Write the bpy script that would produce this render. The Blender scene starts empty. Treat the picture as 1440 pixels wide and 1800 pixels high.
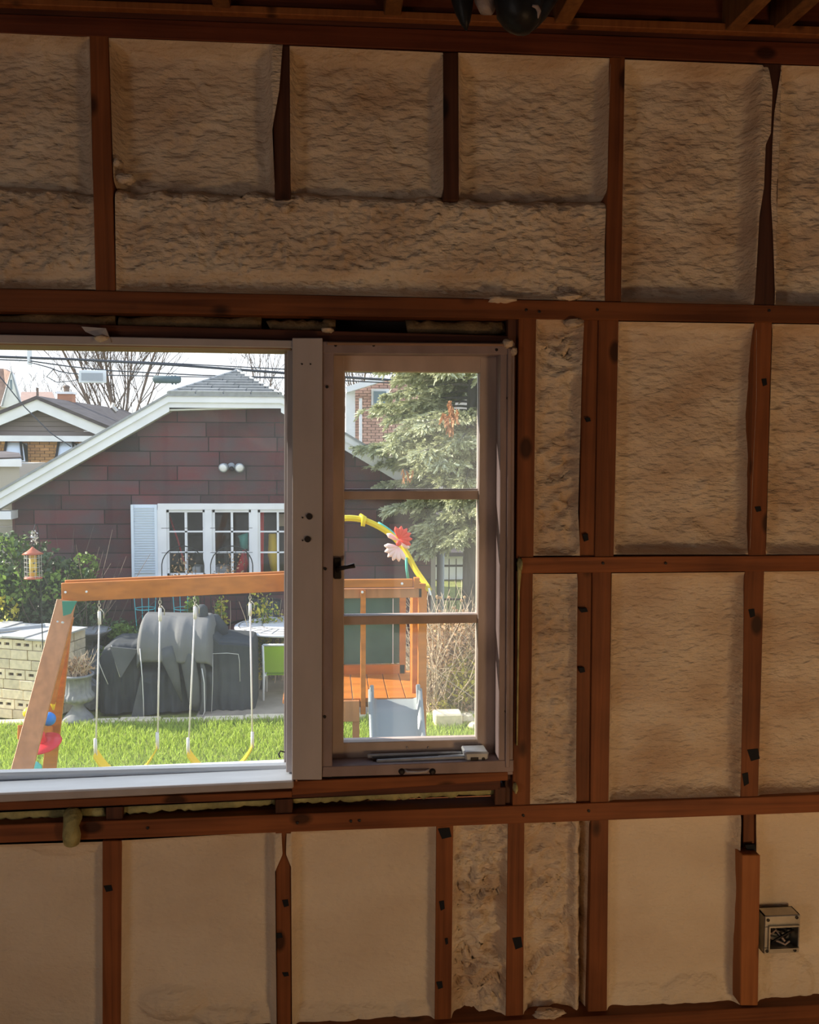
import bpy, math, random
import numpy as np
from mathutils import Vector, Matrix

S = bpy.context.scene
COL = S.collection
R = math.radians
# ------------------------------------------------------------------ camera
F, CX, CY = 1650.0, 720.0, 900.0
CAM = Vector((0, -2.24, 1.42))
yaw, pit, rol = math.atan(0.089), math.atan(0.075), 0.0045
fw = Vector((math.sin(yaw)*math.cos(pit), math.cos(yaw)*math.cos(pit), -math.sin(pit)))
R0 = Vector((math.cos(yaw), -math.sin(yaw), 0))
U0 = R0.cross(fw)
RT = R0*math.cos(rol) + U0*math.sin(rol)
UP = U0*math.cos(rol) - R0*math.sin(rol)
cam = bpy.data.cameras.new('camera')
cam.sensor_fit = 'HORIZONTAL'; cam.sensor_width = 36; cam.lens = 36*F/1440
cam.clip_start = 0.05; cam.clip_end = 400
co = bpy.data.objects.new('camera', cam); COL.objects.link(co)
co.matrix_world = Matrix(((RT.x, UP.x, -fw.x, CAM.x), (RT.y, UP.y, -fw.y, CAM.y), (RT.z, UP.z, -fw.z, CAM.z), (0, 0, 0, 1)))
S.camera = co
# ------------------------------------------------------------------ sky, sun, exposure
W = bpy.data.worlds.new('sky'); S.world = W; W.use_nodes = True
nt = W.node_tree; nt.nodes.clear()
tc = nt.nodes.new('ShaderNodeTexCoord'); sx = nt.nodes.new('ShaderNodeSeparateXYZ')
cr = nt.nodes.new('ShaderNodeValToRGB'); bg = nt.nodes.new('ShaderNodeBackground'); wo = nt.nodes.new('ShaderNodeOutputWorld')
cr.color_ramp.elements[0].position = 0.0; cr.color_ramp.elements[0].color = (0.93, 0.97, 1.0, 1)
cr.color_ramp.elements[1].position = 0.9; cr.color_ramp.elements[1].color = (0.50, 0.66, 0.95, 1)
bg.inputs[1].default_value = 1.7
nt.links.new(tc.outputs['Generated'], sx.inputs[0]); nt.links.new(sx.outputs[2], cr.inputs[0])
nt.links.new(cr.outputs[0], bg.inputs[0]); nt.links.new(bg.outputs[0], wo.inputs[0])
sun = bpy.data.lights.new('sun', 'SUN'); sun.energy = 10.0; sun.angle = R(0.6); sun.color = (1.0, 0.93, 0.80)
so = bpy.data.objects.new('sun', sun); COL.objects.link(so)
so.rotation_euler = Vector((0.84, -0.28, -0.46)).to_track_quat('-Z', 'Y').to_euler()
S.view_settings.view_transform = 'Standard'; S.view_settings.look = 'None'
S.view_settings.gamma = 1; S.view_settings.use_curve_mapping = False; S.view_settings.exposure = 0.0
S.cycles.use_denoising = True
S.cycles.max_bounces = 8; S.cycles.diffuse_bounces = 5; S.cycles.transparent_max_bounces = 12
S.cycles.sample_clamp_indirect = 6
S.cycles.caustics_reflective = False; S.cycles.caustics_refractive = False
# added unseen fill lights: a soft one by the left wall, a warm one low right
for nm, loc, aim, sx_, sy_, en, cl in (('left_fill', (-2.5, -3.0, .65), (1.1, 0, .35), 1.4, 1.1, 17.5, (1.0, .90, .82)),
                                       ('warm_fill', (1.45, -2.3, .10), (1.35, 0, .2), .4, .3, 12.5, (1.0, .67, .35))):
    l = bpy.data.lights.new(nm, 'AREA'); l.shape = 'RECTANGLE'; l.size = sx_; l.size_y = sy_; l.energy = en; l.color = cl
    lo = bpy.data.objects.new(nm, l); COL.objects.link(lo); lo.location = loc
    lo.rotation_euler = (Vector(aim)-Vector(loc)).to_track_quat('-Z', 'Y').to_euler()
# ------------------------------------------------------------------ helpers
GZ = -1.44          # ground outdoors (the room floor is z = 0)
def P(px, py, Y=0.0):
    d = fw + RT*((px-CX)/F) - UP*((py-CY)/F)
    return CAM + d*((Y-CAM.y)/d.y)
def PZ(px, py, Z):
    d = fw + RT*((px-CX)/F) - UP*((py-CY)/F)
    return CAM + d*((Z-CAM.z)/d.z)
def link(o, parent=None):
    COL.objects.link(o)
    if parent: o.parent = parent
    return o
def tag(o, label=None, cat=None, group=None, kind=None):
    if label: o['label'] = label
    if cat: o['category'] = cat
    if group: o['group'] = group
    if kind: o['kind'] = kind
    return o
def empty(name, loc=(0, 0, 0), **k):
    o = bpy.data.objects.new(name, None); o.location = loc; o.empty_display_size = .05
    link(o); return tag(o, **k)
def thing(name, label, cat, loc=(0, 0, 0), group=None):
    return empty(name, loc, label=label, cat=cat, group=group)
class MB:
    def __init__(s): s.v = []; s.f = []
    def add(s, vs, fs):
        n = len(s.v); s.v += [tuple(p) for p in vs]; s.f += [tuple(i+n for i in f) for f in fs]; return s
    def box(s, a, b):
        x0, y0, z0 = a; x1, y1, z1 = b
        return s.hexa([(x0,y0,z0),(x1,y0,z0),(x1,y0,z1),(x0,y0,z1)], [(x0,y1,z0),(x1,y1,z0),(x1,y1,z1),(x0,y1,z1)])
    def hexa(s, a, b):
        return s.add(list(a)+list(b), [(0,1,2,3),(7,6,5,4),(0,4,5,1),(1,5,6,2),(2,6,7,3),(3,7,4,0)])
    def prism(s, poly, off):
        n = len(poly); off = Vector(off); a = [Vector(p) for p in poly]; b = [p+off for p in a]
        return s.add(a+b, [tuple(range(n)), tuple(range(2*n-1, n-1, -1))] + [(i, i+n, (i+1) % n+n, (i+1) % n) for i in range(n)])
    def beam(s, p0, p1, w, h, up=(0, 0, 1)):
        p0, p1 = Vector(p0), Vector(p1); d = (p1-p0).normalized(); r = d.cross(Vector(up)).normalized(); u = r.cross(d)
        r = r*w/2; u = u*h/2
        return s.hexa([p0-r-u, p0+r-u, p0+r+u, p0-r+u], [p1-r-u, p1+r-u, p1+r+u, p1-r+u])
    def tube(s, pts, rad, n=6, closed=False):
        pts = [Vector(p) for p in pts]; m = len(pts)
        if not hasattr(rad, '__len__'): rad = [rad]*m
        d0 = (pts[1]-pts[0]).normalized(); a = d0.orthogonal().normalized(); vs = []
        for i in range(m):
            if closed: d = (pts[(i+1) % m]-pts[i-1]).normalized()
            else: d = (pts[min(i+1, m-1)]-pts[max(i-1, 0)]).normalized()
            a = (a - d*a.dot(d)).normalized(); b = d.cross(a)
            for k in range(n):
                t = 2*math.pi*k/n; vs.append(pts[i]+(a*math.cos(t)+b*math.sin(t))*rad[i])
        fs = []
        for i in range(m if closed else m-1):
            j = (i+1) % m
            for k in range(n):
                l = (k+1) % n; fs.append((i*n+k, i*n+l, j*n+l, j*n+k))
        if not closed: fs += [tuple(range(n-1, -1, -1)), tuple(range((m-1)*n, m*n))]
        return s.add(vs, fs)
    def lathe(s, c, prof, n=20, axis=None, flute=0, fr=(0, 99), fa=.0):
        c = Vector(c); ax = Vector(axis or (0, 0, 1)).normalized(); a = ax.orthogonal().normalized(); b = ax.cross(a); vs = []; m = len(prof)
        for i, (r, z) in enumerate(prof):
            for k in range(n):
                t = 2*math.pi*k/n; rr = r*(1+fa*math.cos(t*flute)) if flute and fr[0] <= i <= fr[1] else r
                vs.append(c+ax*z+(a*math.cos(t)+b*math.sin(t))*rr)
        fs = [(i*n+k, i*n+(k+1) % n, (i+1)*n+(k+1) % n, (i+1)*n+k) for i in range(m-1) for k in range(n)]
        fs += [tuple(range(n-1, -1, -1)), tuple(range((m-1)*n, m*n))]
        return s.add(vs, fs)
    def ball(s, c, r, n=12, sc=(1, 1, 1)):
        c = Vector(c); m = n//2+1
        pr = [(math.sin(math.pi*i/(m-1)), -math.cos(math.pi*i/(m-1))) for i in range(m)]; vs = []; 
        for q, z in pr:
            for k in range(n):
                t = 2*math.pi*k/n; vs.append(c+Vector((max(q, .01)*math.cos(t)*r*sc[0], max(q, .01)*math.sin(t)*r*sc[1], z*r*sc[2])))
        fs = [(i*n+k, i*n+(k+1) % n, (i+1)*n+(k+1) % n, (i+1)*n+k) for i in range(m-1) for k in range(n)]
        return s.add(vs, fs)
    def build(s, name, mat, parent=None, smooth=False, bevel=0, **k):
        me = bpy.data.meshes.new(name); me.from_pydata(s.v, [], s.f); me.materials.append(mat)
        import bmesh
        bm = bmesh.new(); bm.from_mesh(me); bmesh.ops.recalc_face_normals(bm, faces=bm.faces); bm.to_mesh(me); bm.free()
        if smooth: me.polygons.foreach_set('use_smooth', [True]*len(me.polygons))
        o = bpy.data.objects.new(name, me)
        if parent:
            inv = Matrix.Translation(-world(parent)); me.transform(inv)
        link(o, parent)
        if bevel:
            b = o.modifiers.new('bevel', 'BEVEL'); b.width = bevel; b.segments = 1; b.limit_method = 'ANGLE'
        return tag(o, **k)
def world(o):
    v = Vector((0, 0, 0))
    while o: v = v+o.location; o = o.parent
    return v
def npmesh(name, v, f, mat, parent=None, smooth=False, **k):
    v = np.asarray(v, dtype=np.float32).reshape(-1, 3); f = np.asarray(f, dtype=np.int32)
    if parent: v = v-np.array(world(parent), dtype=np.float32)
    me = bpy.data.meshes.new(name); c = f.shape[1]
    me.vertices.add(len(v)); me.vertices.foreach_set('co', v.ravel())
    me.loops.add(f.size); me.loops.foreach_set('vertex_index', f.ravel())
    me.polygons.add(len(f)); me.polygons.foreach_set('loop_start', np.arange(0, f.size, c, dtype=np.int32))
    me.update(calc_edges=True); me.materials.append(mat)
    if smooth: me.polygons.foreach_set('use_smooth', [True]*len(f))
    o = bpy.data.objects.new(name, me); link(o, parent); return tag(o, **k)
def copy_tree(o, parent=None, off=None):
    c = o.copy(); COL.objects.link(c); c.parent = parent
    if off is not None: c.location = o.location+Vector(off)
    for ch in list(o.children): copy_tree(ch, c)
    return c
# numpy noise
def vn(x, y, seed=0):
    xi = np.floor(x); yi = np.floor(y); u = x-xi; w = y-yi; u = u*u*u*(u*(u*6-15)+10); w = w*w*w*(w*(w*6-15)+10)
    def h(a, b): t = np.sin(a*127.1+b*311.7+seed*74.7)*43758.5453; return t-np.floor(t)
    return (h(xi, yi)*(1-u)+h(xi+1, yi)*u)*(1-w)+(h(xi, yi+1)*(1-u)+h(xi+1, yi+1)*u)*w
def fbm(x, y, seed=0, o=4):
    s = 0; a = .5
    for i in range(o): s = s+a*vn(x, y, seed+i*13); x = x*2.03+5.1; y = y*2.03+1.7; a *= .5
    return s
# ------------------------------------------------------------------ materials
def mat(name, col, rough=.6, metal=0, spec=.3, noise=0, nscale=(8, 8, 8), bump=0, bscale=None, col2=None, rnd=0, trans=0, island=0, wave=None):
    m = bpy.data.materials.new(name); m.use_nodes = True; n = m.node_tree; L = n.links
    b = n.nodes['Principled BSDF']; b.inputs['Roughness'].default_value = rough; b.inputs['Metallic'].default_value = metal
    b.inputs['Specular IOR Level'].default_value = spec
    col = tuple(col)+(1,)
    b.inputs['Base Color'].default_value = col
    src = None
    tcn = n.nodes.new('ShaderNodeTexCoord')
    def noi(sc, det=5, d=0):
        mp = n.nodes.new('ShaderNodeMapping'); mp.inputs['Scale'].default_value = sc
        nn = n.nodes.new('ShaderNodeTexNoise'); nn.inputs['Scale'].default_value = 1; nn.inputs['Detail'].default_value = det
        nn.inputs['Distortion'].default_value = d
        L.new(tcn.outputs['Object'], mp.inputs[0]); L.new(mp.outputs[0], nn.inputs['Vector']); return nn
    if noise or col2:
        nn = noi(nscale); mx = n.nodes.new('ShaderNodeMix'); mx.data_type = 'RGBA'
        c2 = tuple(col2)+(1,) if col2 else tuple(c*(1-noise) for c in col[:3])+(1,)
        rp = n.nodes.new('ShaderNodeMapRange'); rp.inputs[1].default_value = .35; rp.inputs[2].default_value = .68
        L.new(nn.outputs[0], rp.inputs[0]); L.new(rp.outputs[0], mx.inputs[0]); mx.inputs[6].default_value = col; mx.inputs[7].default_value = c2
        src = mx.outputs[2]
    if rnd or island:
        if island: g = n.nodes.new('ShaderNodeNewGeometry'); ro = g.outputs['Random Per Island']
        else: g = n.nodes.new('ShaderNodeObjectInfo'); ro = g.outputs['Random']
        k = max(rnd, island); mr = n.nodes.new('ShaderNodeMapRange'); mr.inputs[3].default_value = 1-k; mr.inputs[4].default_value = 1+k*.6
        L.new(ro, mr.inputs[0]); vm = n.nodes.new('ShaderNodeVectorMath'); vm.operation = 'SCALE'
        if src: L.new(src, vm.inputs[0])
        else: vm.inputs[0].default_value = col[:3]
        L.new(mr.outputs[0], vm.inputs['Scale']); src = vm.outputs[0]
    if src: L.new(src, b.inputs['Base Color'])
    if bump:
        nb = noi(bscale or nscale, 6); bp = n.nodes.new('ShaderNodeBump'); bp.inputs['Strength'].default_value = bump; bp.inputs['Distance'].default_value = .01
        L.new(nb.outputs[0], bp.inputs['Height']); L.new(bp.outputs[0], b.inputs['Normal'])
    if trans:
        tr = n.nodes.new('ShaderNodeBsdfTranslucent'); ms = n.nodes.new('ShaderNodeMixShader'); ms.inputs[0].default_value = trans
        if src: L.new(src, tr.inputs[0])
        else: tr.inputs[0].default_value = col
        L.new(b.outputs[0], ms.inputs[1]); L.new(tr.outputs[0], ms.inputs[2]); L.new(ms.outputs[0], n.nodes['Material Output'].inputs[0])
    m['src'] = 0
    return m
def wood(name, c1, c2, vert, knots=True, rough=.6):
    m = bpy.data.materials.new(name); m.use_nodes = True; n = m.node_tree; L = n.links; b = n.nodes['Principled BSDF']
    b.inputs['Roughness'].default_value = rough; b.inputs['Specular IOR Level'].default_value = .25
    t = n.nodes.new('ShaderNodeTexCoord'); mp = n.nodes.new('ShaderNodeMapping'); oi = n.nodes.new('ShaderNodeObjectInfo')
    mp.inputs['Scale'].default_value = (70, 40, 2.2) if vert else (2.2, 40, 70)
    add = n.nodes.new('ShaderNodeVectorMath'); add.operation = 'ADD'; L.new(t.outputs['Object'], add.inputs[0]); L.new(oi.outputs['Random'], add.inputs[1])
    L.new(add.outputs[0], mp.inputs[0]); nn = n.nodes.new('ShaderNodeTexNoise'); nn.inputs['Scale'].default_value = 1; nn.inputs['Detail'].default_value = 6; nn.inputs['Distortion'].default_value = .6
    L.new(mp.outputs[0], nn.inputs['Vector'])
    n2 = n.nodes.new('ShaderNodeTexNoise'); n2.inputs['Scale'].default_value = 5; n2.inputs['Detail'].default_value = 3; L.new(add.outputs[0], n2.inputs['Vector'])
    mm = n.nodes.new('ShaderNodeMath'); mm.operation = 'MULTIPLY_ADD'; mm.inputs[1].default_value = .6; L.new(nn.outputs[0], mm.inputs[0])
    m3 = n.nodes.new('ShaderNodeMath'); m3.operation = 'MULTIPLY'; m3.inputs[1].default_value = .45; L.new(n2.outputs[0], m3.inputs[0]); L.new(m3.outputs[0], mm.inputs[2])
    cr = n.nodes.new('ShaderNodeValToRGB'); e = cr.color_ramp.elements; e[0].position = .36; e[0].color = tuple(c2)+(1,); e[1].position = .66; e[1].color = tuple(c1)+(1,)
    L.new(mm.outputs[0], cr.inputs[0]); out = cr.outputs[0]
    if knots:
        mk = n.nodes.new('ShaderNodeMapping'); mk.inputs['Scale'].default_value = (9, 9, 5) if vert else (5, 9, 9); L.new(add.outputs[0], mk.inputs[0])
        vo = n.nodes.new('ShaderNodeTexVoronoi'); vo.inputs['Scale'].default_value = 1; L.new(mk.outputs[0], vo.inputs['Vector'])
        r = n.nodes.new('ShaderNodeMapRange'); r.inputs[1].default_value = .10; r.inputs[2].default_value = .17; r.inputs[3].default_value = .25; r.inputs[4].default_value = 1
        L.new(vo.outputs['Distance'], r.inputs[0]); vm = n.nodes.new('ShaderNodeVectorMath'); vm.operation = 'SCALE'; L.new(out, vm.inputs[0]); L.new(r.outputs[0], vm.inputs['Scale']); out = vm.outputs[0]
    mr = n.nodes.new('ShaderNodeMapRange'); mr.inputs[3].default_value = .8; mr.inputs[4].default_value = 1.15; L.new(oi.outputs['Random'], mr.inputs[0])
    v2 = n.nodes.new('ShaderNodeVectorMath'); v2.operation = 'SCALE'; L.new(out, v2.inputs[0]); L.new(mr.outputs[0], v2.inputs['Scale'])
    L.new(v2.outputs[0], b.inputs['Base Color'])
    bp = n.nodes.new('ShaderNodeBump'); bp.inputs['Strength'].default_value = .25; bp.inputs['Distance'].default_value = .004; L.new(nn.outputs[0], bp.inputs['Height']); L.new(bp.outputs[0], b.inputs['Normal'])
    return m
WC1, WC2 = (.27, .088, .028), (.12, .036, .012)
M = dict(
 wv=wood('stud_wood', WC1, WC2, True), wh=wood('plate_wood', WC1, WC2, False),
 wl=wood('pale_stud_wood', (.38, .14, .045), (.24, .08, .025), True),
 wtop=wood('shaded_top_plate_wood', (.17, .045, .018), (.08, .02, .009), False),  # shade near the ceiling put into a darker wood colour
 wdark=wood('dark_old_wood', (.14, .045, .022), (.06, .02, .012), False),
 wdarkv=wood('dark_old_wood_upright', (.12, .045, .025), (.05, .02, .012), True),
 joist=wood('joist_wood', (.27, .12, .04), (.14, .055, .02), True),
 foam=mat('spray_foam', (.80, .67, .52), .75, spec=.2, col2=(.58, .42, .29), nscale=(5, 5, 9), bump=1.2, bscale=(42, 42, 100)),
 foams=mat('smooth_spray_foam', (.80, .68, .53), .75, spec=.2, col2=(.68, .55, .41), nscale=(3, 3, 5), bump=.8, bscale=(50, 50, 90)),
 foamy=mat('yellow_foam', (.62, .56, .25), .7, noise=.5, nscale=(20, 20, 20), bump=.8, bscale=(60, 60, 60), trans=.1),
 foam_old=mat('old_yellowed_foam', (.30, .20, .10), .8, noise=.5, nscale=(15, 15, 15), bump=.8, bscale=(50, 50, 50)),
 black=mat('tar_black', (.008, .009, .012), .8), sheath=mat('sheathing', (.05, .035, .03), .9, noise=.4),
 white=mat('old_white_paint', (.50, .455, .455), .45, noise=.12, nscale=(15, 15, 4), bump=.15),
 sill=mat('sill_paint', (.72, .78, .86), .5, noise=.10, nscale=(6, 30, 30), bump=.2),
 grey=mat('worn_mauve_paint', (.36, .27, .26), .5, noise=.35, nscale=(12, 12, 5), bump=.3),
 sash=mat('worn_sash_paint', (.60, .48, .42), .5, noise=.32, nscale=(10, 10, 4), bump=.3),
 brown=mat('bare_brown_wood', (.40, .24, .15), .6, noise=.4, nscale=(4, 40, 40)),
 metal=mat('dull_metal', (.5, .5, .49), .4, metal=.8, noise=.3, nscale=(30, 30, 30)),
 galv=mat('galvanized_steel', (.55, .53, .48), .35, metal=.9, noise=.25, nscale=(20, 20, 20)),
 crank=mat('crank_metal', (.55, .56, .57), .5, metal=.25, noise=.3, nscale=(20, 20, 20)),
 darkmetal=mat('dark_metal', (.035, .03, .03), .5, metal=.5),
 plastic=mat('black_plastic', (.006, .006, .007), .45, bump=.4, nscale=(15, 15, 15)),
 paper=mat('crumpled_film', (.35, .27, .24), .4, bump=.8, nscale=(30, 30, 30)),
 floor=wood('floor_boards', (.70, .42, .20), (.50, .27, .12), False, False),
)
# ================================================================== THE ROOM
def line(pts):
    xs = [p[0] for p in pts]; ys = [p[1] for p in pts]
    return lambda t: np.interp(t, xs, ys)
wall = empty('wall_front', kind='structure')
XL, XR, ZT, YB = -2.6, 2.7, 2.62, -5.2
def board(name, tl, tr, br, bl, m, y0=0.0, y1=.089, parent=None, bevel=.0015, **k):
    a = [P(*q, y0) for q in (bl, br, tr, tl)]; b = [Vector((p.x, y1, p.z)) for p in a]
    return MB().hexa(a, b).build(name, m, parent or wall, bevel=bevel, **k)
def vstud(x0, x1, y, X0, X1, Y, m='wv', y0=0.0, name='stud', **k):
    return board(name, (x0, y), (x1, y), (X1, Y), (X0, Y), M[m], y0, .089, **k)
def hboard(name, x0, t0, b0, x1, t1, b1, m='wh', y0=0.0, y1=.089, **k):
    return board(name, (x0, t0), (x1, t1), (x1, b1), (x0, b0), M[m], y0, y1, **k)
e = 900   # how far the wall goes on outside the frame, in steps along its own lines
def ext(x0, x1, a, b, c, d):   # extrapolate top line (x0,a)-(x1,c), bottom line (x0,b)-(x1,d) beyond the frame
    s1 = (c-a)/(x1-x0); s2 = (d-b)/(x1-x0)
    return s1, s2
def rail(name, xa, xb, x0, x1, t0, b0, t1, b1, **k):
    s1, s2 = ext(x0, x1, t0, b0, t1, b1)
    return hboard(name, xa, t0+s1*(xa-x0), b0+s2*(xa-x0), xb, t0+s1*(xb-x0), b0+s2*(xb-x0), **k)
# studs above the header
vstud(157, 190, 58, 168, 203, 512)
vstud(478, 509, 80, 483, 511, 350, 'wdarkv', y0=.004)
vstud(779, 806, 92, 780, 807, 352, 'wdarkv', y0=.003)
vstud(1072, 1099, 100, 1064, 1092, 530)
vstud(1342, 1374, 112, 1326, 1362, 540, 'wdarkv')
for x in (-150, -460): vstud(x-8, x+22, 50, x, x+32, 512)
for x in (1625, 1880): vstud(x, x+28, 112, x-14, x+14, 545)
# beside the window
vstud(893, 913, 560, 888, 905, 1418, 'wdarkv', y0=.012)
vstud(912, 943, 558, 908, 938, 982)
vstud(908, 937, 1004, 901, 932, 1417)
vstud(1024, 1053, 560, 1018, 1046, 982, y0=.006); vstud(1053, 1088, 560, 1046, 1079, 982)
vstud(1014, 1042, 1005, 1011, 1038, 1415, y0=.007); vstud(1042, 1075, 1005, 1038, 1070, 1415)
vstud(1327, 1358, 562, 1316, 1347, 980); vstud(1310, 1344, 1000, 1302, 1333, 1404)
for x in (1600, 1850):
    vstud(x, x+30, 562, x-10, x+20, 980); vstud(x-10, x+20, 1000, x-18, x+12, 1400)
# below the window
vstud(180, 214, 1478, 180, 212, 1840); vstud(484, 512, 1462, 487, 513, 1830, 'wv')
vstud(767, 797, 1450, 764, 793, 1815); vstud(893, 922, 1444, 889, 920, 1800)
vstud(1040, 1070, 1438, 1033, 1067, 1792); vstud(1307, 1330, 1424, 1305, 1329, 1770, y0=.012)
MBs = MB()
a = [P(*q, -.03) for q in ((1302, 1768), (1333, 1768), (1337, 1503), (1305, 1503))]
MBs.hexa(a, [Vector((p.x, .02, p.z)) for p in a]).build('sistered_stud', M['wl'], wall, bevel=.002, label='pale nailed-on stud piece beside the electrical box')
for x in (-150, -460): vstud(x, x+33, 1490, x, x+33, 1850)
for x in (1600, 1850): vstud(x, x+30, 1420, x-6, x+24, 1760)
# short blocks under the window
for x0, x1, y0_, y1_ in ((186, 216, 1408, 1450), (484, 515, 1392, 1438), (870, 890, 1384, 1420)): vstud(x0, x1, y0_, x0, x1-1, y1_, 'wdarkv', y0=.004, name='cripple_block')
# horizontals
XA, XB = -620, 1950
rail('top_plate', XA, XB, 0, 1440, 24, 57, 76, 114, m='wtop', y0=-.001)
rail('upper_plate', XA, XB, 0, 1440, -8, 24, 47, 76, m='wdark', y0=.004)
rail('ceiling_ledger', XA, XB, 0, 1440, -6, 6, 46, 61, m='wl', y0=-.02, y1=.004)
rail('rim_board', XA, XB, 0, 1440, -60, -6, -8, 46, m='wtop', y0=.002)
rail('header_rail', XA, XB, 0, 1440, 507, 547, 538, 568, y0=-.004)
rail('middle_rail', 912, XB, 915, 1440, 980, 1008, 976, 1003, y0=-.004)
rail('lower_rail', XA, XB, 0, 1440, 1450, 1482, 1397, 1428, y0=-.004)
rail('bottom_plate', XA, XB, 0, 1440, 1841, 1885, 1766, 1806, y0=-.02)
rail('window_header', -620, 893, 0, 893, 566, 592, 590, 606, m='wdark', y0=.012)
hboard('rough_sill', -620, 1433, 1452, 513, 1391, 1402, 'wh', -.012)
hboard('rough_sill', 513, 1374, 1398, 893, 1357, 1372, 'wh', -.012)
rail('lower_sill_board', -620, 880, 0, 893, 1421, 1426, 1371, 1388, m='wdark', y0=.004)
# nail heads
nl = P(523, 1444, -.005)
for px, py in ((632, 1442), (523, 1446), (617, 1443), (1170, 990), (1060, 990), (925, 545), (948, 548), (1050, 545), (1352, 546), (260, 1455), (920, 1433), (1035, 1425)):
    p = P(px, py, -.004); MB().lathe(p, [(.0035, 0), (.0035, .003), (.001, .0035)], 8, (0, -1, 0)).build('nail_head', M['darkmetal'], wall)
for px, py, w, h in ((1344, 672, 5, 7), (1333, 895, 6, 5), (1322, 1078, 6, 8), (1325, 1327, 11, 11), (1026, 1073, 8, 4), (1023, 1178, 6, 5), (1034, 738, 5, 4), (1030, 945, 5, 7), (1311, 1370, 6, 12), (782, 1465, 12, 10), (777, 1592, 5, 9), (773, 1732, 6, 7), (785, 1655, 3, 6), (1320, 1492, 10, 8), (910, 1658, 9, 11), (502, 1588, 6, 7), (490, 1645, 7, 5), (502, 1713, 6, 4), (190, 1562, 8, 6)):
    q = [(px-w, py-h*.8), (px+w*.7, py-h), (px+w, py+h*.6), (px-w*.4, py+h)]
    q = [P(x, y, -.0015) for x, y in q]
    MB().prism(q, (0, .006, 0)).build('wood_gouge', M['black'], wall)
# ---------------------------------------------------------------- foam
def V2(y0, x0, y1, x1): return [(y0, x0), (y1, x1)]
def foam(L, Rr, T, B, d=.05, amp=.006, style='rough', seed=1, side=None, step=.0052, jag=None, name='foam_fill', w=.009, label=None, extra=None, cover=None):
    """L,Rr: edge polylines (y,x); T,B: (yL,yR) of top and bottom edges, in the frame's px on the stud plane."""
    sd = dict(L=.002, R=.002, T=.002, B=.002); sd.update(side or {})
    l, r = line(L), line(Rr)
    y0, y1 = min(T), max(B)
    wid = abs(P(r(y0), y0).x-P(l(y0), y0).x); hei = abs(P(l(y0), y0).z-P(l(y0), y1).z)
    def cl(n, size):
        base = np.linspace(.022, size-.022, max(3, int((size-.044)/n)))
        edge = np.array([0, .0015, .003, .005, .0075, .0105, .014, .018])
        return np.concatenate([edge, base, size-edge[::-1]])/size
    us, vs = cl(step, wid), cl(step, hei)
    U, V = np.meshgrid(us, vs)
    yt = T[0]+(T[1]-T[0])*U; yb = B[0]+(B[1]-B[0])*U
    if jag: yt = yt+jag*(fbm(U*wid*22, U*0+seed, seed, 3)-.5)*2*(1-V)
    PY = yt+(yb-yt)*V
    PX = l(PY)+(r(PY)-l(PY))*U
    # unproject on Y=0
    dx = fw.x+RT.x*(PX-CX)/F-UP.x*(PY-CY)/F; dy = fw.y+RT.y*(PX-CX)/F-UP.y*(PY-CY)/F; dz = fw.z+RT.z*(PX-CX)/F-UP.z*(PY-CY)/F
    t = -CAM.y/dy; X = dx*t; Z = CAM.z+dz*t
    eL = U*wid; eR = (1-U)*wid; eT = V*hei; eB = (1-V)*hei
    Y = np.full_like(X, d)
    n1 = fbm(X*3, Z*3, seed, 3)-.45
    amp = amp*1.9
    Y = Y+n1*amp*1.6
    wa = fbm(X*9, Z*9, seed+5, 3)*1.6
    if style == 'rough':
        n = fbm(X*38+wa, Z*75+wa*2.5, seed+9, 4); rid = 1-np.abs(2*vn(X*22+wa*2, Z*46+wa*4, seed+3)-1)
        Y -= amp*(1.0*(n-.45)*1.6+.35*rid*fbm(X*5, Z*5, seed+2, 2)*1.6)
    elif style == 'worm':
        wa = fbm(X*14, Z*14, seed+5, 3)*3
        rid = np.abs(2*vn(X*14+wa, Z*42+wa*2.4, seed+3)-1); r2 = np.abs(2*vn(X*30+wa, Z*70+wa*3, seed+8)-1)
        Y -= amp*(1.3*rid**.8+.7*r2-.8)
    elif style == 'pebble':
        n = fbm(X*50+wa, Z*85+wa*3, seed+9, 3); Y -= amp*2.2*(np.abs(2*n-.95)-.2)
    elif style == 'band':
        n = fbm(X*10+wa, Z*44+wa*4, seed+9, 4); m = np.clip((fbm(X*2, Z*3, seed+31, 2)-.3)*3, 0.15, 1)
        Y -= amp*(n-.45)*2.6*m+amp*.7*(fbm(X*45, Z*70, seed+1, 3)-.45)
    else:
        n = fbm(X*30, Z*30, seed+9, 4); Y -= amp*(n-.45)*.8
    if extra: Y = extra(X, Z, PX, PY, Y)
    jw = w*(.8+.9*fbm(X*18, Z*18, seed+50, 2))
    for ee, s in ((eL, 'L'), (eR, 'R'), (eT, 'T'), (eB, 'B')):
        pl = 0
        if cover and s in cover: pl = np.clip((1 if s == 'R' else -1)*((r if s == 'R' else l)(PY)-line(cover[s])(PY)), 0, 60)/737*(.75+.5*fbm(Z*25, X*0+3, seed+60, 3))
        k = np.exp(-(np.clip(ee-pl, 0, 9)/jw)**1.5); Y = Y*(1-k)+sd[s]*k
    nr, nc = X.shape; idx = np.arange(nr*nc).reshape(nr, nc)
    f = np.stack([idx[:-1, :-1], idx[1:, :-1], idx[1:, 1:], idx[:-1, 1:]], -1).reshape(-1, 4)
    return npmesh(name, np.stack([X, Y, Z], -1), f, M['foams' if style == 'smooth' else 'foam'], wall, True, label=label)
def bulge(x0, y0, rx, ry, h):   # a thicker lump of foam (px centre / px radii)
    def fn(X, Z, PX, PY, Y):
        q = ((PX-x0)/rx)**2+((PY-y0)/ry)**2
        return Y-h*np.clip(1-q, 0, 1)**.7*(1+.5*(fbm(X*30, Z*30, 77, 3)-.45))
    return fn
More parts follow.
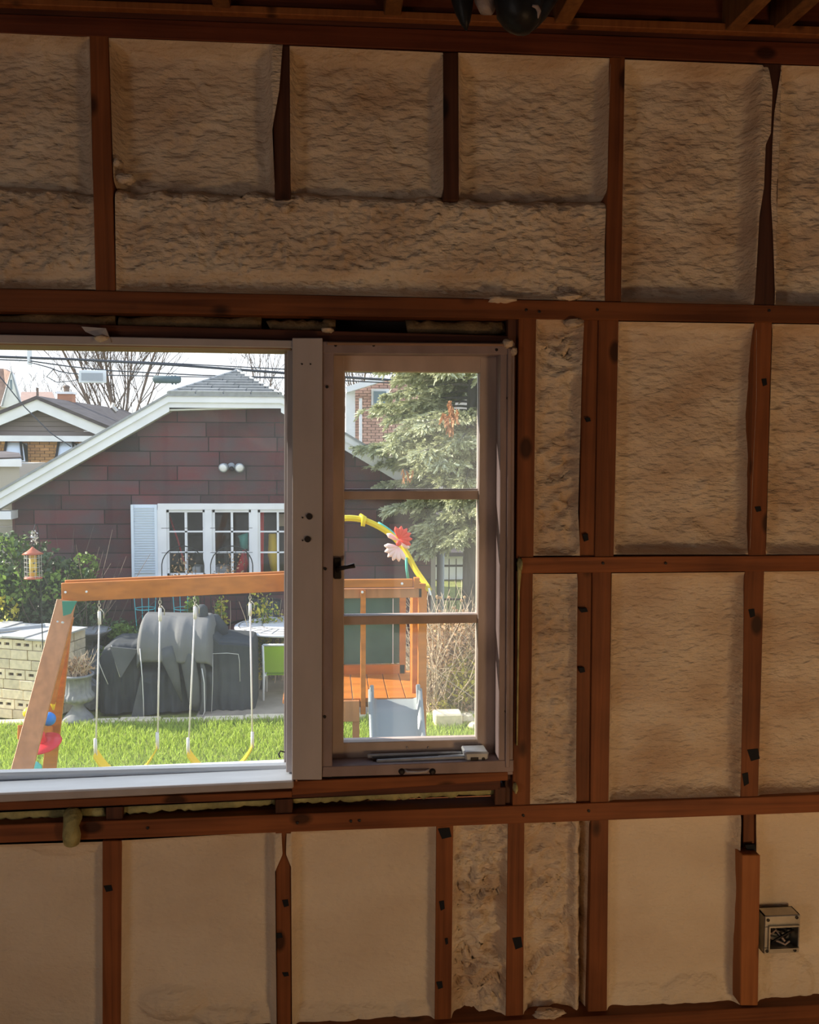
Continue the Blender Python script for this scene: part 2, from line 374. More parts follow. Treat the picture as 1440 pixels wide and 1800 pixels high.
def multi(*fs):
    def fn(X, Z, PX, PY, Y):
        for g in fs: Y = g(X, Z, PX, PY, Y)
        return Y
    return fn
# above the header
foam(V2(52, -118, 330, -110), V2(60, 157, 330, 163), (53, 62), (314, 334), .058, .006, 'rough', 1, dict(B=.06), label='sprayed foam bay with a small dark hole at its top')
foam(V2(66, 191, 340, 200), [(80, 497), (160, 491), (215, 481), (230, 479), (350, 484)], (66, 78), (332, 336), .066, .007, 'band', 2, dict(B=.07, R=-.004), cover=dict(R=V2(80, 476, 350, 483)))
foam(V2(80, 509, 345, 511), V2(90, 779, 345, 780), (80, 92), (338, 342), .062, .006, 'rough', 3, dict(B=.07))
foam(V2(90, 806, 345, 807), [(100, 1074), (250, 1069), (352, 1067)], (92, 102), (344, 350), .064, .006, 'rough', 4, dict(B=.07, R=-.001))
foam(V2(100, 1099, 535, 1092), [(118, 1350), (160, 1357), (235, 1354), (255, 1345), (330, 1342), (380, 1334), (540, 1325)], (104, 114), (530, 537), .068, .006, 'rough', 5, dict(R=-.004), cover=dict(R=V2(112, 1340, 540, 1326)), extra=bulge(1240, 165, 130, 45, .012))
foam([(110, 1374), (200, 1360), (250, 1357), (350, 1354), (420, 1358), (540, 1362)], V2(110, 1628, 545, 1612), (114, 122), (537, 545), .06, .007, 'rough', 6, dict(L=-.004), cover=dict(L=V2(112, 1374, 540, 1362)))
# thick lower ledge of foam over the header
foam(V2(300, -118, 520, -112), V2(300, 163, 520, 169), (308, 330), (505, 509), .018, .006, 'pebble', 7, dict(T=.06), jag=5, w=.012, extra=lambda X, Z, PX, PY, Y: Y+.02*np.clip((PY-475)/10, 0, 1))
foam(V2(300, 201, 520, 204), [(300, 1068), (350, 1067), (430, 1064), (535, 1064)], (322, 345), (511, 529), .016, .0055, 'pebble', 8, dict(T=.068, R=.004), jag=9, w=.012,
     extra=lambda X, Z, PX, PY, Y: Y+.022*np.clip((PY-477)/10, 0, 1)*np.clip((980-PX)/60, 0, 1)-.010*np.clip(1-np.abs(PY-350)/32, 0, 1)*fbm(X*14, Z*14, 4, 3),
     label='thick foam ledge running over the window header')
foam(V2(1, -405, 520, -404), V2(1, -150, 520, -152), (44, 50), (500, 505), .05, .006, 'rough', 9, step=.012)
# beside the window
foam(V2(560, 943, 980, 938), [(560, 1027), (640, 1023), (760, 1020), (900, 1016), (980, 1020)], (560, 561), (977, 977), .03, .010, 'worm', 10, dict(R=-.002), label='narrow wrinkled foam strip right of the window')
foam(V2(560, 1088, 980, 1079), [(560, 1330), (700, 1330), (800, 1325), (980, 1318)], (565, 569), (975, 975), .055, .0075, 'band', 11, dict(R=-.001), extra=bulge(1200, 590, 150, 22, .012))
foam([(560, 1358), (830, 1350), (980, 1346)], V2(560, 1604, 980, 1592), (569, 573), (975, 974), .045, .012, 'band', 12, dict(L=-.002))
foam(V2(1005, 937, 1415, 932), [(1005, 1015), (1100, 1014), (1350, 1012), (1415, 1013)], (1009, 1009), (1414, 1413), .026, .006, 'pebble', 13, dict(R=-.004))
foam(V2(1005, 1076, 1415, 1070), [(1005, 1312), (1120, 1308), (1415, 1302)], (1008, 1006), (1412, 1402), .048, .0035, 'rough', 14, dict(R=.001))
foam(V2(1005, 1344, 1405, 1333), V2(1005, 1592, 1400, 1584), (1005, 1003), (1402, 1397), .046, .003, 'rough', 15)
# below the window
foam(V2(1470, -118, 1840, -117), V2(1478, 181, 1840, 181), (1489, 1480), (1849, 1838), .030, .0028, 'smooth', 16, extra=bulge(110, 1490, 75, 26, .014))
foam(V2(1470, 213, 1840, 212), [(1462, 495), (1500, 497), (1530, 484), (1840, 487)], (1478, 1462), (1836, 1822), .034, .0026, 'smooth', 17, dict(R=-.006), cover=dict(R=V2(1462, 483, 1830, 487)),
     extra=multi(bulge(300, 1775, 62, 32, .022), bulge(395, 1800, 60, 20, .018), bulge(460, 1800, 30, 25, .015)))
foam([(1462, 504), (1500, 503), (1522, 512), (1840, 514)], V2(1450, 767, 1820, 764), (1462, 1450), (1822, 1810), .036, .0022, 'smooth', 18, dict(L=-.006), cover=dict(L=V2(1462, 513, 1830, 513)),
     extra=multi(bulge(560, 1800, 70, 24, .02), bulge(650, 1800, 70, 22, .018), bulge(735, 1792, 40, 20, .018)))
foam(V2(1450, 797, 1820, 793), V2(1445, 893, 1800, 889), (1450, 1446), (1806, 1800), .036, .016, 'worm', 19, label='deeply wrinkled foam strip below the casement')
foam(V2(1445, 922, 1800, 920), [(1440, 1040), (1790, 1034)], (1446, 1440), (1800, 1794), .034, .012, 'worm', 20, dict(R=.02), extra=lambda X, Z, PX, PY, Y: Y*(1-np.exp(-((PX-1016)/7)**2)*.8)+.04*np.clip((PX-1022)/8, 0, 1), label='wrinkled foam strip with a smooth raised bead')
foam(V2(1440, 1070, 1790, 1067), [(1427, 1302), (1560, 1298), (1765, 1300)], (1438, 1428), (1790, 1772), .040, .002, 'smooth', 21, dict(R=-.006),
     extra=multi(bulge(1130, 1780, 80, 40, .022), bulge(1235, 1765, 65, 42, .024)))
foam(V2(1425, 1330, 1770, 1332), V2(1415, 1596, 1765, 1592), (1430, 1424), (1770, 1762), .044, .003, 'smooth', 22, dict(R=.0),
     extra=multi(bulge(1395, 1735, 48, 55, .024), bulge(1345, 1725, 20, 60, .02), bulge(1470, 1740, 60, 50, .02)))
# foam daubs
def daub(px, py, rx, ry, Y, m='foam', seed=3, name='foam_daub', dy=.02):
    c = P(px, py, Y); s = MB().ball(c, 1, 14, (rx/737, dy, ry/737)); rs = random.Random(seed)
    s.v = [tuple(c.lerp(Vector(v), .75+.4*rs.random())) for v in s.v]
    s.build(name, M[m], wall, True)
daub(208, 287, 8, 8, .01); daub(222, 315, 17, 9, .015, seed=4); daub(1008, 568, 18, 9, .0, seed=5); daub(502, 367, 9, 8, .0, seed=6); daub(965, 1781, 32, 8, -.005, seed=8)
daub(880, 527, 28, 7, .0, seed=9); daub(1000, 522, 26, 7, .0, seed=10)
daub(893, 604, 11, 9, -.012, seed=14); daub(903, 618, 6, 8, -.012, seed=15); daub(577, 580, 12, 5, .005, seed=16)
# yellow foam bead below the window, with one drip hanging over the rail
def bead(x0, y0, x1, y1, r, seed):
    rs = random.Random(seed); n = int((x1-x0)/7)+2
    pts = []; rad = []
    for i in range(n):
        t = i/(n-1); pts.append(P(x0+(x1-x0)*t, y0+(y1-y0)*t+rs.uniform(-1.5, 1.5), .035)); rad.append(r*rs.uniform(.8, 1.15))
    MB().tube(pts, rad, 10).build('foam_bead', M['foamy'], wall, True)
bead(-380, 1440, 186, 1424, .016, 1); bead(216, 1421, 484, 1404, .014, 2); bead(515, 1402, 868, 1386, .015, 3)
s = MB(); s.tube([P(128, 1428, .02), P(128, 1436, -.012), P(125, 1452, -.022), P(126, 1468, -.024), P(126, 1480, -.018), P(126, 1486, -.014)], [.020, .022, .018, .021, .019, .006], 12)
s.build('foam_drip', M['foamy'], wall, True, label='yellow foam drip hanging over the lower rail')
bead(100, 1441, 124, 1438, .008, 5)
MB().tube([P(914, 985, -.008), P(913, 1010, -.010), P(912, 1040, -.006), P(911, 1150, -.006), P(909, 1310, -.006)], [.006, .005, .0025, .0025, .002], 6).build('foam_bead', M['foamy'], wall, True)
daub(914, 992, 5, 12, -.006, 'foamy', 21); daub(906, 1385, 4, 9, -.006, 'foamy', 22)
# old yellowed batts above the window head
for x0, x1, yy in ((-300, 205, 567), (210, 460, 570), (475, 590, 575), (715, 885, 577)):
    y2 = yy
    a = [P(x0, y2-12, .03), P(x1, y2-10, .03), P(x1, y2+13, .03), P(x0, y2+13, .03)]
    n = 14; s = MB(); rs = random.Random(x0)
    pts = [P(x0+(x1-x0)*i/n, y2+rs.uniform(-2, 3), .05) for i in range(n+1)]
    s.tube(pts, [.020*rs.uniform(.8, 1.1) for _ in pts], 8).build('old_insulation', M['foam_old'], wall, True)
# outer sheathing and masonry with the window opening cut out
wx0, wx1 = P(-560, 900).x, P(897, 900, .0).x
wz0, wz1 = P(400, 1405).z, P(400, 592).z
for nm, a, b in (('sheathing', .091, .115), ('masonry', .115, .18)):
    s = MB(); s.box((XL, a, -.3), (wx0, b, ZT+.2)).build(nm, M['sheath'], wall)
    s = MB(); s.box((wx1, a, -.3), (XR, b, ZT+.2)).build(nm, M['sheath'], wall)
    s = MB(); s.box((wx0, a, -.3), (wx1, b, wz0)).build(nm, M['sheath'], wall)
    s = MB(); s.box((wx0, a, wz1), (wx1, b, ZT+.2)).build(nm, M['sheath'], wall)
# ---------------------------------------------------------------- glass
def glassmat(name, dust, col):
    m = bpy.data.materials.new(name); m.use_nodes = True; n = m.node_tree; L = n.links; n.nodes.clear()
    o = n.nodes.new('ShaderNodeOutputMaterial'); t = n.nodes.new('ShaderNodeBsdfTransparent'); g = n.nodes.new('ShaderNodeBsdfGlossy'); g.inputs['Roughness'].default_value = .02
    tr = n.nodes.new('ShaderNodeBsdfTranslucent'); tr.inputs[0].default_value = col; m1 = n.nodes.new('ShaderNodeMixShader'); m2 = n.nodes.new('ShaderNodeMixShader')
    fr = n.nodes.new('ShaderNodeFresnel'); fr.inputs[0].default_value = 1.35
    tcn = n.nodes.new('ShaderNodeTexCoord'); no = n.nodes.new('ShaderNodeTexNoise'); no.inputs['Scale'].default_value = 4; no.inputs['Detail'].default_value = 7
    L.new(tcn.outputs['Object'], no.inputs['Vector']); mr = n.nodes.new('ShaderNodeMapRange'); mr.inputs[1].default_value = .3; mr.inputs[2].default_value = .75; mr.inputs[3].default_value = dust*.75; mr.inputs[4].default_value = dust*1.35
    L.new(no.outputs[0], mr.inputs[0]); L.new(mr.outputs[0], m1.inputs[0]); L.new(t.outputs[0], m1.inputs[1]); L.new(tr.outputs[0], m1.inputs[2])
    mf = n.nodes.new('ShaderNodeMath'); mf.operation = 'MULTIPLY'; mf.inputs[1].default_value = .6; L.new(fr.outputs[0], mf.inputs[0]); L.new(mf.outputs[0], m2.inputs[0]); L.new(m1.outputs[0], m2.inputs[1]); L.new(g.outputs[0], m2.inputs[2]); L.new(m2.outputs[0], o.inputs[0]); return m
M['gglass'] = glassmat('garage_glass', .03, (.9, .9, .9, 1)); M['glass'] = glassmat('dusty_glass', .022, (.95, .97, 1, 1)); M['glass2'] = glassmat('dustier_glass', .05, (1, .96, .9, 1))
# ---------------------------------------------------------------- picture window
w1 = empty('window_1', kind='structure')
def wb(name, x0, t0, b0, x1, t1, b1, m, y0, y1, parent, bevel=.0015, **k):
    return hboard(name, x0, t0, b0, x1, t1, b1, m, y0, y1, parent=parent, bevel=bevel, **k)
GY = .105
def ln(x, xa, ya, xb, yb): return ya+(yb-ya)*(x-xa)/(xb-xa)
def wbl(name, x0, x1, T, B, m, y0, y1, parent, **k):  # T,B are lines (y at px 0, y at px 505)
    return wb(name, x0, ln(x0, 0, T[0], 505, T[1]), ln(x0, 0, B[0], 505, B[1]), x1, ln(x1, 0, T[0], 505, T[1]), ln(x1, 0, B[0], 505, B[1]), m, y0, y1, parent, **k)
wbl('head_casing', -560, 516, (588, 598), (603, 611), 'white', -.012, .03, w1)
wbl('head_jamb', -560, 512, (592, 602), (606, 614), 'brown', .0, .13, w1)
wbl('head_stop', -560, 512, (600, 609), (610.5, 617.5), 'white', .085, .10, w1)
wbl('glazing_bead', -560, 508, (612, 620), (619.5, 626), 'white', GY-.006, GY+.012, w1) if 0 else None
wbl('sill_board', -560, 516, (1394.5, 1373), (1408, 1386), 'sill', -.02, .14, w1, bevel=.004)
wbl('sill_nosing', -560, 516, (1395, 1373), (1411, 1387), 'white', -.03, -.02, w1, bevel=.003)
a = [P(-560, 1385, .06), P(508, 1352, .06)]
MB().box((P(-560, 1380, .08).x, .066, P(250, 1364, .07).z-.004), (P(507, 1355, .08).x, .10, P(250, 1364, .07).z+.017)).build('bottom_stop', M['sill'], w1, bevel=.006)
# right stop (inner side of the mullion)
vst = lambda nm, x0, x1, y, X0, X1, Y, m, y0, y1, par: board(nm, (x0, y), (x1, y), (X1, Y), (X0, Y), M[m], y0, y1, parent=par)
vst('side_stop', 505, 516, 610, 503, 514, 1358, 'white', .03, .13, w1)
vst('side_bead', 500, 507, 620, 499, 505, 1353, 'white', .095, .115, w1)
vst('mullion_board', 514, 567, 594, 513, 566, 1371, 'white', -.018, .11, w1)
vst('side_casing', -610, -560, 590, -610, -560, 1395, 'white', -.018, .14, w1)
for x, y in ((544, 908), (541, 948)):
    p = P(x, y, -.019); MB().lathe(p, [(.008, -.002), (.007, .004), (.003, .004)], 12, (0, -1, 0)).build('bolt_hole', M['darkmetal'], w1)
for x, y in ((531, 640), (546, 640), (532, 910), (532, 950)):
    p = P(x, y, -.019); MB().lathe(p, [(.0022, -.002), (.0018, .002)], 8, (0, -1, 0)).build('screw', M['darkmetal'], w1)
# glass
gz0, gz1 = P(250, 1368, GY).z-.01, P(250, 605, GY).z+.01
MB().box((P(-560, 900, GY).x, GY, gz0), (P(506, 900, GY).x, GY+.004, gz1)).build('pane', M['glass'], w1)
# foam tape on the casing
s = MB(); a = [P(143, 574, -.014), P(186, 577, -.016), P(196, 602, -.016), P(184, 605, -.02), P(162, 600, -.02), P(170, 592, -.02), P(150, 583, -.014)]
s.prism(a, (0, .004, 0)).build('torn_tape', M['white'], w1, label='torn strip of tape on the head casing')
daub(178, 595, 14, 6, -.017, seed=33)
MB().tube([P(500, 1322, .08), P(493, 1320, .07), P(490, 1326, .065), P(493, 1332, .065)], .0018, 6).build('cup_hook', M['darkmetal'], w1)
# ---------------------------------------------------------------- casement window
w2 = empty('window_2', kind='structure')
vst('frame_jamb', 567, 587, 600, 566, 584, 1366, 'grey', -.010, .12, w2)
vst('frame_jamb', 880, 905, 602, 876, 902, 1362, 'grey', -.010, .12, w2)
vst('outer_stop', 893, 900, 612, 889, 896, 1350, 'grey', -.016, -.008, w2)
board('frame_head', (567, 600), (900, 603), (900, 623), (567, 621), M['grey'], -.012, .12, parent=w2)
board('head_stop', (575, 601), (895, 604), (895, 608), (575, 606), M['brown'], -.018, -.01, parent=w2)
board('frame_sill', (567, 1348), (903, 1336), (903, 1357), (566, 1366), M['grey'], -.0125, .12, parent=w2)
board('rubber_strip', (567, 1363), (893, 1353), (893, 1360), (567, 1369), M['darkmetal'], .0, .05, parent=w2)
SY0, SY1 = .045, .085
vst('sash_stile', 585, 605, 622, 584, 604, 1345, 'sash', SY0, SY1, w2)
vst('sash_stile', 844, 880, 628, 838, 874, 1345, 'sash', SY0, SY1, w2)
board('sash_top_rail', (585, 622), (880, 626), (880, 655), (585, 652), M['sash'], SY0+.001, SY1, parent=w2)
board('sash_bottom_rail', (585, 1306), (872, 1299), (872, 1342), (585, 1350), M['sash'], SY0+.001, SY1, parent=w2)
board('muntin', (603, 863), (846, 862), (846, 878), (603, 878), M['sash'], SY0+.006, SY1, parent=w2)
board('muntin', (603, 1083), (844, 1080), (844, 1095), (603, 1099), M['sash'], SY0+.006, SY1, parent=w2)
for y in (860, 1080.5, 1302): # bevelled putty beads
    board('putty_bead', (605, y), (842, y-1), (842, y+4), (605, y+5), M['white'], SY0+.018, SY1-.01, parent=w2)
for x0, x1 in ((604, 607), (841, 845)): vst('putty_bead', x0, x1, 652, x0-.5, x1-3, 1305, 'white', SY0+.012, SY1-.01, w2)
for t, b in ((648, 872), (868, 1090), (1088, 1312)):
    p0, p1 = P(600, b, .068), P(850, t, .068); MB().box((p0.x, .066, p0.z), (p1.x, .069, p1.z)).build('pane', M['glass2'], w2)
# crank operator at the sill
op = MB(); op.beam(P(646, 1329, .03), P(812, 1323, .035), .012, .008); op.build('operator_arm', M['crank'], w2, bevel=.002)
MB().beam(P(662, 1339, .012), P(822, 1331, .014), .018, .012).build('operator_track', M['crank'], w2, bevel=.002)
MB().beam(P(655, 1333, .02), P(806, 1328, .022), .01, .005).build('operator_link', M['darkmetal'], w2)
a = [P(x, y, -.004) for x, y in ((820, 1340), (858, 1339), (860, 1322), (817, 1323))]
hs = MB().hexa(a, [Vector((p.x-.004, .042, p.z+.004)) for p in a]).build('operator_housing', M['crank'], w2, bevel=.004)
MB().box(tuple(P(828, 1338, -.006)), tuple(P(841, 1331, -.003))).build('slot', M['darkmetal'], hs)
MB().lathe(P(850, 1334, -.003), [(.0045, 0), (.004, .003)], 12, (0, -1, 0)).build('spindle', M['darkmetal'], hs)
# latch on the left stile
MB().box(tuple(P(587, 1018, .034)), tuple(P(600, 980, .047))).build('latch_plate', M['darkmetal'], w2, bevel=.002)
MB().tube([P(594, 1002, .034), P(598, 999, .020), P(610, 997, .012), P(624, 994, .010)], [.007, .006, .0045, .006], 8).build('latch_lever', M['darkmetal'], w2, True)
# sill pull
MB().tube([P(712, 1353, -.012), P(716, 1357, -.022), P(735, 1358, -.026), P(750, 1356, -.022), P(754, 1352, -.012)], .003, 8).build('lock_pull', M['white'], w2, True)
for x in (706, 760): MB().lathe(P(x, 1355, -.008), [(.009, -.002), (.008, .006), (.004, .010)], 10, (0, -1, 0)).build('pull_base', M['darkmetal'], w2)
for x, y in ((893, 700), (890, 1251), (575, 680), (572, 1000), (571, 1260), (873, 615), (590, 607), (657, 607)):
    MB().lathe(P(x, y, -.011), [(.004, -.002), (.0035, .003)], 8, (0, -1, 0)).build('screw', M['darkmetal'], w2)
for x, y in ((716, 1314), (753, 1314)): daub(x, y, 2, 2, .044, 'white', 3, 'paint_drip', .002)
# ---------------------------------------------------------------- electrical box
eb = thing('electrical_box', 'open galvanized steel electrical box fixed beside the pale short stud', 'electrical box', P(1370, 1637, 0))
c = P(1370, 1637, 0); bw, bh = 33/700, 35/700
x0, x1, z0, z1 = c.x-bw, c.x+bw, c.z-bh, c.z+bh
t = .003
s = MB(); s.box((x0, -.012, z0), (x0+t, .03, z1)); s.box((x1-t, -.012, z0), (x1, .03, z1)); s.box((x0, -.012, z0), (x1, .03, z0+t)); s.box((x0, -.012, z1-t), (x1, .03, z1)); s.box((x0, .027, z0), (x1, .03, z1))
s.build('box_body', M['galv'], eb)
s = MB(); ix0, ix1, iz0, iz1 = x0+.012, x1-.004, z0+.016, z1-.028
for a, b in (((x0, z0), (x1, iz0)), ((x0, iz1), (x1, z1)), ((x0, iz0), (ix0, iz1)), ((ix1, iz0), (x1, iz1))): s.box((a[0], -.016, a[1]), (b[0], -.012, b[1]))
s.build('cover_ring', M['galv'], eb, bevel=.0015)
s = MB()
for a, b in (((ix0-.003, iz0-.003), (ix1, iz0)), ((ix0-.003, iz1), (ix1, iz1+.004)), ((ix0-.003, iz0), (ix0, iz1))): s.box((a[0], -.023, a[1]), (b[0], -.014, b[1]))
s.build('raised_lip', M['galv'], eb)
for q, (xx, zz) in enumerate(((x0+.008, z0+.008), (x1-.01, z1-.006), (x0+.008, z1-.010), (x1-.012, z0+.007))):
    MB().lathe((xx, -.016, zz), [(.0042, 0), (.0042, .002), (.001, .0025)], 10, (0, -1, 0)).build('screw', M['darkmetal'], eb)
rs = random.Random(5)
for k in range(5):
    pts = [Vector((rs.uniform(ix0+.006, ix1-.006), rs.uniform(-.015, .02), rs.uniform(iz0+.004, iz1-.004))) for _ in range(5)]
    sm = []
    for i in range(len(pts)-1):
        for j in range(4): sm.append(pts[i].lerp(pts[i+1], j/4))
    MB().tube(sm, .0028, 6).build('wire', M['paper'] if k % 2 else M['darkmetal'], eb, True)
# ---------------------------------------------------------------- the rest of the room
flo = empty('floor', kind='structure')
y = YB; i = 0
while y < .08:
    MB().box((XL, y+.003, -.14), (XR, min(y+.18, .085), -.11)).build('floor_board', M['floor'], flo); y += .18
def bay_wall(name, p0, p1, zc, openz=None):   # plain foamed stud wall
    w = empty(name, kind='structure'); d = (Vector(p1)-Vector(p0)); n = int(d.length/.41); u = d.normalized(); nrm = Vector((-u.y, u.x, 0))
    MB().hexa([Vector(p0), Vector(p1), Vector(p1)+Vector((0, 0, zc)), Vector(p0)+Vector((0, 0, zc))], [q-nrm*.06 for q in (Vector(p0), Vector(p1), Vector(p1)+Vector((0, 0, zc)), Vector(p0)+Vector((0, 0, zc)))]).build('foam_fill', M['foam'], w)
    for i in range(n+1):
        a = Vector(p0)+d*(i/n)+nrm*.02; MB().beam(a, a+Vector((0, 0, zc)), .04, .04, u).build('stud', M['wv'], w)
    return w
bay_wall('wall_left', (XL, 0, -.11), (XL, YB, -.11), ZT)
bay_wall('wall_back', (XL, YB, -.11), (XR, YB, -.11), ZT)
bay_wall('wall_right', (XR, YB, -.11), (XR, 0, -.11), ZT)
# open ceiling: joists, dark boards above
cei = empty('ceiling', kind='structure')
zj = P(690, 27, -.02).z
MB().box((XL, YB, zj+.19), (XR, .1, zj+.25)).build('attic_deck', M['black'], cei)
for px in (90, 390, 690, 990, 1290, 1590, -210): 
    x = P(px, 30, -.02).x; MB().box((x-.019, YB, zj), (x+.019, .08, zj+.15)).build('ceiling_joist', M['joist'], cei, bevel=.002)
x = P(1375, 30, -.02).x; MB().box((x-.019, YB, zj+.01), (x+.019, .08, zj+.15)).build('ceiling_joist', M['joist'], cei, bevel=.002)
MB().box((P(985, 5, -.25).x, -.36, zj+.02), (P(1135, 5, -.25).x, -.32, zj+.06)).build('joist_bridging', M['wl'], cei, bevel=.002)
# black wrapped duct hanging among the joists
hb = thing('plastic_bundle', 'black plastic-wrapped bundle hanging from the open ceiling above the wall', 'bundle', P(880, -10, -.35))
def lobe(name, pts, rad, m, sm=True):
    MB().tube([P(x, y, Y) for x, y, Y in pts], rad, 12).build(name, M[m], hb, sm)
lobe('wrap', [(915, -60, -.4), (915, -20, -.4), (912, 10, -.4), (912, 34, -.4), (908, 50, -.4), (906, 56, -.4)], [.06, .055, .045, .042, .028, .006], 'plastic')
lobe('wrap', [(940, -60, -.35), (950, -10, -.35), (938, 20, -.38), (930, 45, -.38), (927, 58, -.38)], [.05, .04, .028, .016, .003], 'plastic')
lobe('wrap', [(812, -60, -.35), (812, -10, -.35), (815, 18, -.35), (818, 40, -.35), (820, 53, -.35)], [.028, .024, .018, .010, .002], 'plastic')
lobe('clear_film', [(858, -40, -.36), (855, 0, -.36), (858, 14, -.37), (866, 24, -.37)], [.022, .024, .018, .004], 'paper')
lobe('highlight_curl', [(936, 10, -.44), (944, 12, -.44), (948, 20, -.44), (946, 32, -.44)], [.002, .004, .004, .001], 'paper')  # pale curl modelled for the highlight on the black plastic
# ================================================================== OUTDOORS
M.update(
 siding=mat('asphalt_siding', (.135, .043, .047), .85, col2=(.085, .068, .072), nscale=(2.2, 2.2, 3.5), bump=.3, bscale=(60, 60, 60), rnd=.4),
 trimw=mat('garage_white_paint', (.88, .89, .90), .5, noise=.10, nscale=(4, 4, 4)),
 soffit=mat('soffit_cream', (.55, .55, .47), .6),
 shingle=mat('grey_roof_shingle', (.36, .37, .37), .9, noise=.2, nscale=(20, 20, 20), rnd=.15),
 roofdark=mat('brown_roof_shingle', (.12, .10, .10), .9, noise=.4, nscale=(3, 3, 12)),
 clap=mat('taupe_clapboard', (.25, .21, .19), .7, rnd=.1), beige=mat('beige_board', (.48, .44, .38), .7, rnd=.12),
 brickr=mat('red_brick', (.50, .24, .15), .85, noise=.25, nscale=(4, 4, 10), island=.25), bricko=mat('orange_brick', (.55, .30, .15), .85, island=.3),
 farbrick=mat('far_red_roof', (.40, .27, .22), .9, noise=.3),
 mortar=mat('mortar', (.5, .45, .4), .9), winglass=mat('dark_window_glass', (.03, .035, .04), .08, spec=.6), bluewin=mat('blue_window_glass', (.22, .30, .36), .1, spec=.6),
 orange=mat('stained_playset_wood', (.62, .20, .025), .5, noise=.3, nscale=(3, 20, 20), rnd=.12), orangel=mat('weathered_playset_wood', (.52, .22, .08), .5, noise=.25, nscale=(20, 20, 3)),
 green=mat('green_plastic', (.02, .20, .13), .4), teal=mat('teal_plastic', (.10, .50, .42), .4), yellow=mat('yellow_plastic', (.85, .60, .02), .4), yel2=mat('arch_yellow_plastic', (.80, .66, .03), .45, trans=.15),
 red=mat('red_plastic', (.70, .03, .04), .35), blue=mat('blue_plastic', (.02, .20, .65), .35), rope=mat('white_rope', (.75, .72, .68), .7), chain=mat('chain_steel', (.55, .52, .42), .4, metal=.6),
 slide=mat('slate_blue_plastic', (.25, .275, .27), .35), panel=mat('green_board', (.07, .15, .12), .6, noise=.2),
 coverm=mat('worn_cover_fabric', (.105, .108, .108), .7, noise=.25, nscale=(5, 5, 5), bump=.2, bscale=(50, 50, 50)), coverf=mat('faded_cover_fabric', (.165, .165, .16), .7, noise=.15, nscale=(5, 5, 5), bump=.2, bscale=(50, 50, 50)), palebrick=mat('hazed_red_brick', (.62, .38, .30), .85, island=.2),
 cover=mat('grill_cover_fabric', (.060, .066, .072), .75, noise=.25, nscale=(5, 5, 5), bump=.25, bscale=(50, 50, 50)), piping=mat('pale_piping', (.60, .58, .54), .6),
 stone=mat('urn_stone', (.28, .28, .28), .8, noise=.3, nscale=(14, 14, 14), bump=.4), paver=mat('cream_block', (.85, .72, .50), .85, noise=.2, nscale=(20, 20, 20), bump=.4, rnd=.18),
 slate=mat('pale_boards', (.58, .57, .54), .8, noise=.3, nscale=(3, 12, 12), rnd=.15), concrete=mat('patio_concrete', (.40, .33, .25), .85, noise=.25, nscale=(4, 4, 4), bump=.2),
 table=mat('white_table_plastic', (.80, .80, .82), .4), lime=mat('lime_sling', (.42, .62, .05), .6, trans=.35), whitem=mat('white_metal', (.82, .82, .80), .4),
 soil=mat('soil', (.10, .075, .05), .95, noise=.4, nscale=(9, 9, 9), bump=.6), lawn=mat('lawn_base', (.26, .28, .07), .95, noise=.35, nscale=(12, 12, 12), bump=.8),
 grass=mat('grass_blade', (.45, .57, .09), .6, island=.35, trans=.35), leafd=mat('dark_leaf', (.085, .125, .05), .45, island=.5, trans=.15), leafm=mat('mid_leaf', (.20, .30, .06), .45, island=.5, trans=.3), leafy=mat('yellow_leaf', (.62, .55, .08), .5, island=.4, trans=.35),
 leafb=mat('brown_leaf', (.55, .35, .19), .7, island=.5, trans=.2), twig=mat('dry_twig', (.62, .48, .34), .8, island=.3), bark=mat('bare_bark', (.19, .14, .11), .85, noise=.3), bark2=mat('spruce_bark', (.16, .15, .14), .9, noise=.4, bump=.6, nscale=(20, 20, 4)),
 needle=mat('spruce_needle', (.60, .62, .41), .7, island=.35, trans=.15), needleo=mat('dead_orange_needle', (.55, .27, .13), .7, island=.4, trans=.2),
 cable=mat('cable', (.06, .065, .08), .6), splice=mat('splice_case', (.10, .14, .15), .5), whitebox=mat('white_box', (.70, .74, .76), .5), cyan=mat('cyan_wire', (.10, .55, .60), .5), blackw=mat('black_wire', (.03, .03, .03), .6),
 awning=mat('awning_metal', (.70, .76, .80), .4), feeder=mat('feeder_red', (.45, .13, .07), .5), feedy=mat('feeder_yellow', (.75, .52, .10), .5),
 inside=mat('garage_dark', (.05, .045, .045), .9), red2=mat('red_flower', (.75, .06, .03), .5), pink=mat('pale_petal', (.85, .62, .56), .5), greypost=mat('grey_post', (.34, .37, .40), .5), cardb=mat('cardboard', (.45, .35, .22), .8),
)
dep = lambda Y: Y-CAM.y
